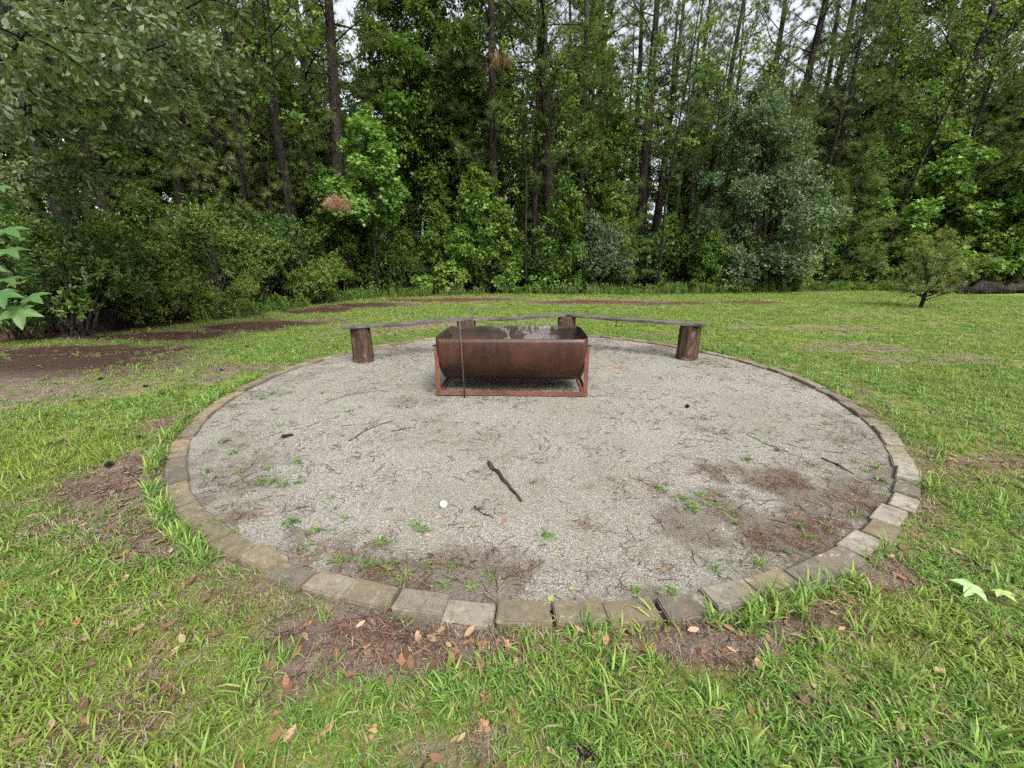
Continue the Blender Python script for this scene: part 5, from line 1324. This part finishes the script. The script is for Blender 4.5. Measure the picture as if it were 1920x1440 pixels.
# weeds sprouting in the gravel
def weed_proto(seed, n, L, lean, tmpl=None):
    if tmpl is None: return blade_tuft(seed, n, L, .006, .025, lean, M['weed'], .3, 1)
    r2 = np.random.default_rng(seed); tips = np.stack([r2.normal(0, .02, n), r2.normal(0, .02, n), r2.uniform(.005, .03, n)], -1)
    v, f, t = rosettes(tips, np.tile([0, 0, 1.], (n, 1)), 5, L, r2, tmpl, (1.3, .2), 1.2, .008); return mk_mesh('weed', v, f, M['weed'], False, t)
M['weed'] = leaf_mat('weed_leaf', [(0, (.06, .12, .025)), (.5, (.10, .19, .04)), (1, (.17, .26, .06))], .3, .5, .3, .35)
wd = [weed_proto(460, 16, .075, 1.3), weed_proto(461, 20, .06, 1.4), weed_proto(462, 12, .10, 1.15), weed_proto(463, 12, .024, 0, T_OVAL), weed_proto(464, 14, .020, 0, T_RHOMB), weed_proto(465, 14, .05, 1.3), weed_proto(466, 22, .045, 1.2)]
rg = random.Random(51)
WZ = {'left': ([(620, 935), (650, 972), (602, 995), (545, 985), (490, 912), (530, 915), (475, 922), (440, 850), (455, 835), (420, 830), (390, 885), (410, 985), (430, 1000), (575, 1025), (590, 1040), (500, 880), (560, 870), (530, 800), (545, 790), (655, 770), (675, 764), (470, 760),
                (510, 740), (530, 742), (545, 735), (490, 748), (605, 738), (450, 885), (480, 850), (510, 910), (560, 905), (595, 1000)], 'green weed in the gravel left of the fire pit'),
      'front': ([(780, 985), (790, 995), (800, 1060), (735, 1070), (690, 1060), (850, 1065), (830, 1100), (1190, 1110), (1260, 1115), (1030, 1010), (1020, 1005), (760, 1090), (640, 1050), (720, 1020), (880, 1100), (920, 1085)], 'green weed in the gravel near the front pavers'),
      'right': ([(1380, 965), (1350, 930), (1290, 950), (1275, 935), (1300, 960), (1310, 930), (1330, 945), (1500, 990), (1545, 985), (1560, 1000), (1620, 885), (1640, 880), (1655, 905), (1605, 870), (1440, 832), (1405, 865), (1420, 1060), (1345, 1070), (1480, 1040), (1520, 1010), (1600, 965), (1660, 930),
                 (1240, 920), (1375, 985), (1260, 700), (1310, 708), (1330, 705), (1365, 690), (1350, 715), (1240, 712), (1270, 690), (1400, 720), (1547, 795)], 'green weed in the gravel right of the fire pit'),
      'post': ([(672, 682), (690, 680), (715, 672), (728, 668), (757, 645), (1276, 672), (1282, 668), (1160, 652), (1225, 672), (1320, 672), (1330, 680), (1345, 668), (1360, 690)], 'green weed at the foot of the bench')}
for z, (pts, lab) in WZ.items():
    for px, py in pts:
        o = link('weed', wd[rg.randrange(7)], None, on_ground(px + rg.uniform(-4, 4), py + rg.uniform(-2, 2))); s = rg.uniform(.55, 1.15); o.scale = (s, s, s * .85); o.rotation_euler = (0, 0, rg.uniform(0, 6.28))
        tag(o, ('small' if s < .85 else 'spreading') + ' green weed ' + beside(px, py, GRAVEL_MARKS), 'weed', 'green weeds sprouting in the gravel')

# sweetgum spray reaching in from the left edge
def near_spray():
    rng = np.random.default_rng(480)
    base = np.array([-2.62, 1.55, 0.0])
    t = tag(link('sweetgum_sapling', None, loc=Vector(base)), 'sweetgum sapling with large star leaves reaching in at the left edge', 'sapling')
    stem = polyline((0, 0, -.05), (.02, 0, 1), 2.3, 9, rng, .03, .3)
    wood = [tube(stem, np.linspace(.016, .004, 10), 8)]
    m2 = leaf_mat('near_gum_leaf', [(0, (.055, .130, .034)), (1, (.085, .18, .048))], .4, .45, .4, .25)
    m3 = leaf_mat('new_gum_leaf', [(0, (.20, .23, .04)), (1, (.27, .25, .08))], .4, .4, .4, .25)
    V, F = T_STAR2
    leaf_a = mk_mesh('leaf', V, F, m2, True, np.full(len(V), .5)); leaf_b = mk_mesh('leaf', V, F, m3, True, np.full(len(V), .5))
    for (px, py, Y), zs in (((10, 540, 1.50), 1.0), ((-10, 490, 1.5), 1.1), ((5, 425, 1.5), 1.3)):
        e = at(px, py, Y) - base; s, _ = along(stem, zs / 2.3); tt = np.linspace(0, 1, 6)[:, None]
        wood.append(tube(s + (e - s) * tt + np.array([0, 0, .08]) * (tt * (1 - tt) * 4), np.linspace(.006, .002, 6), 6, None, 0, False))
    Vw, Fw, q = join(wood); link('stem', mk_mesh('stem', Vw, Fw, M['grey_bark'], True), t)
    # leaf: pixel of the blade's base, depth, length, heading to the right (u) and down (v), material
    for px, py, Y, L, du, dv, nx, me in ((34, 562, 1.48, .135, .25, -.85, .3, leaf_a), (48, 552, 1.52, .115, .9, -.35, .1, leaf_a), (5, 520, 1.50, .11, .7, -.2, .5, leaf_a), (2, 535, 1.46, .12, .3, -.6, .2, leaf_a),
                                       (6, 462, 1.50, .11, .8, -.5, .3, leaf_a), (2, 425, 1.52, .12, .9, -.45, .3, leaf_a), (20, 528, 1.55, .05, .6, -.5, .2, leaf_b), (38, 528, 1.55, .035, 1, -.1, .1, leaf_b), (22, 542, 1.53, .04, .5, -.6, .2, leaf_b), (-30, 570, 1.48, .13, -.3, -.7, .2, leaf_a),
                                       (-25, 480, 1.5, .13, .2, -.6, .3, leaf_a), (-50, 440, 1.5, .13, .3, -.6, .3, leaf_a), (-60, 520, 1.5, .13, .3, -.6, .3, leaf_a), (2, 345, 1.6, .06, .4, -.5, .3, leaf_a), (-40, 380, 1.6, .12, .5, -.4, .3, leaf_a)):
        d = np.array([[du, -.35, dv * .75]]); nh = np.array([[nx, -.55, .8]])
        Rm = frames(d, nh)[0]
        o = link('leaf', me, t); Mx = Matrix(Rm.tolist()).to_4x4()
        o.matrix_basis = Matrix.Translation(Vector(at(px, py, Y) - base)) @ Mx @ Matrix.Scale(L * .85, 4)
near_spray()

# look-alikes that share a wording are told apart by their order from the left
def order_labels():
    from collections import defaultdict
    by = defaultdict(list)
    for o in SC.objects:
        if o.parent is None and o.get('category') in ('weed', 'leaf', 'pine cone') and o.get('label'): by[o['label']].append(o)
    word = ['first', 'second', 'third', 'fourth', 'fifth', 'sixth', 'seventh', 'eighth', 'ninth', 'tenth']
    for lab, os_ in by.items():
        if len(os_) < 2 or len(os_) > 10: continue
        os_.sort(key=lambda o: o.location.x / max(.2, o.location.y * _cp + (H_CAM - o.location.z) * _sp))
        for w, o in zip(word, os_): o['label'] = f'{lab}, {w} from the left'
order_labels()
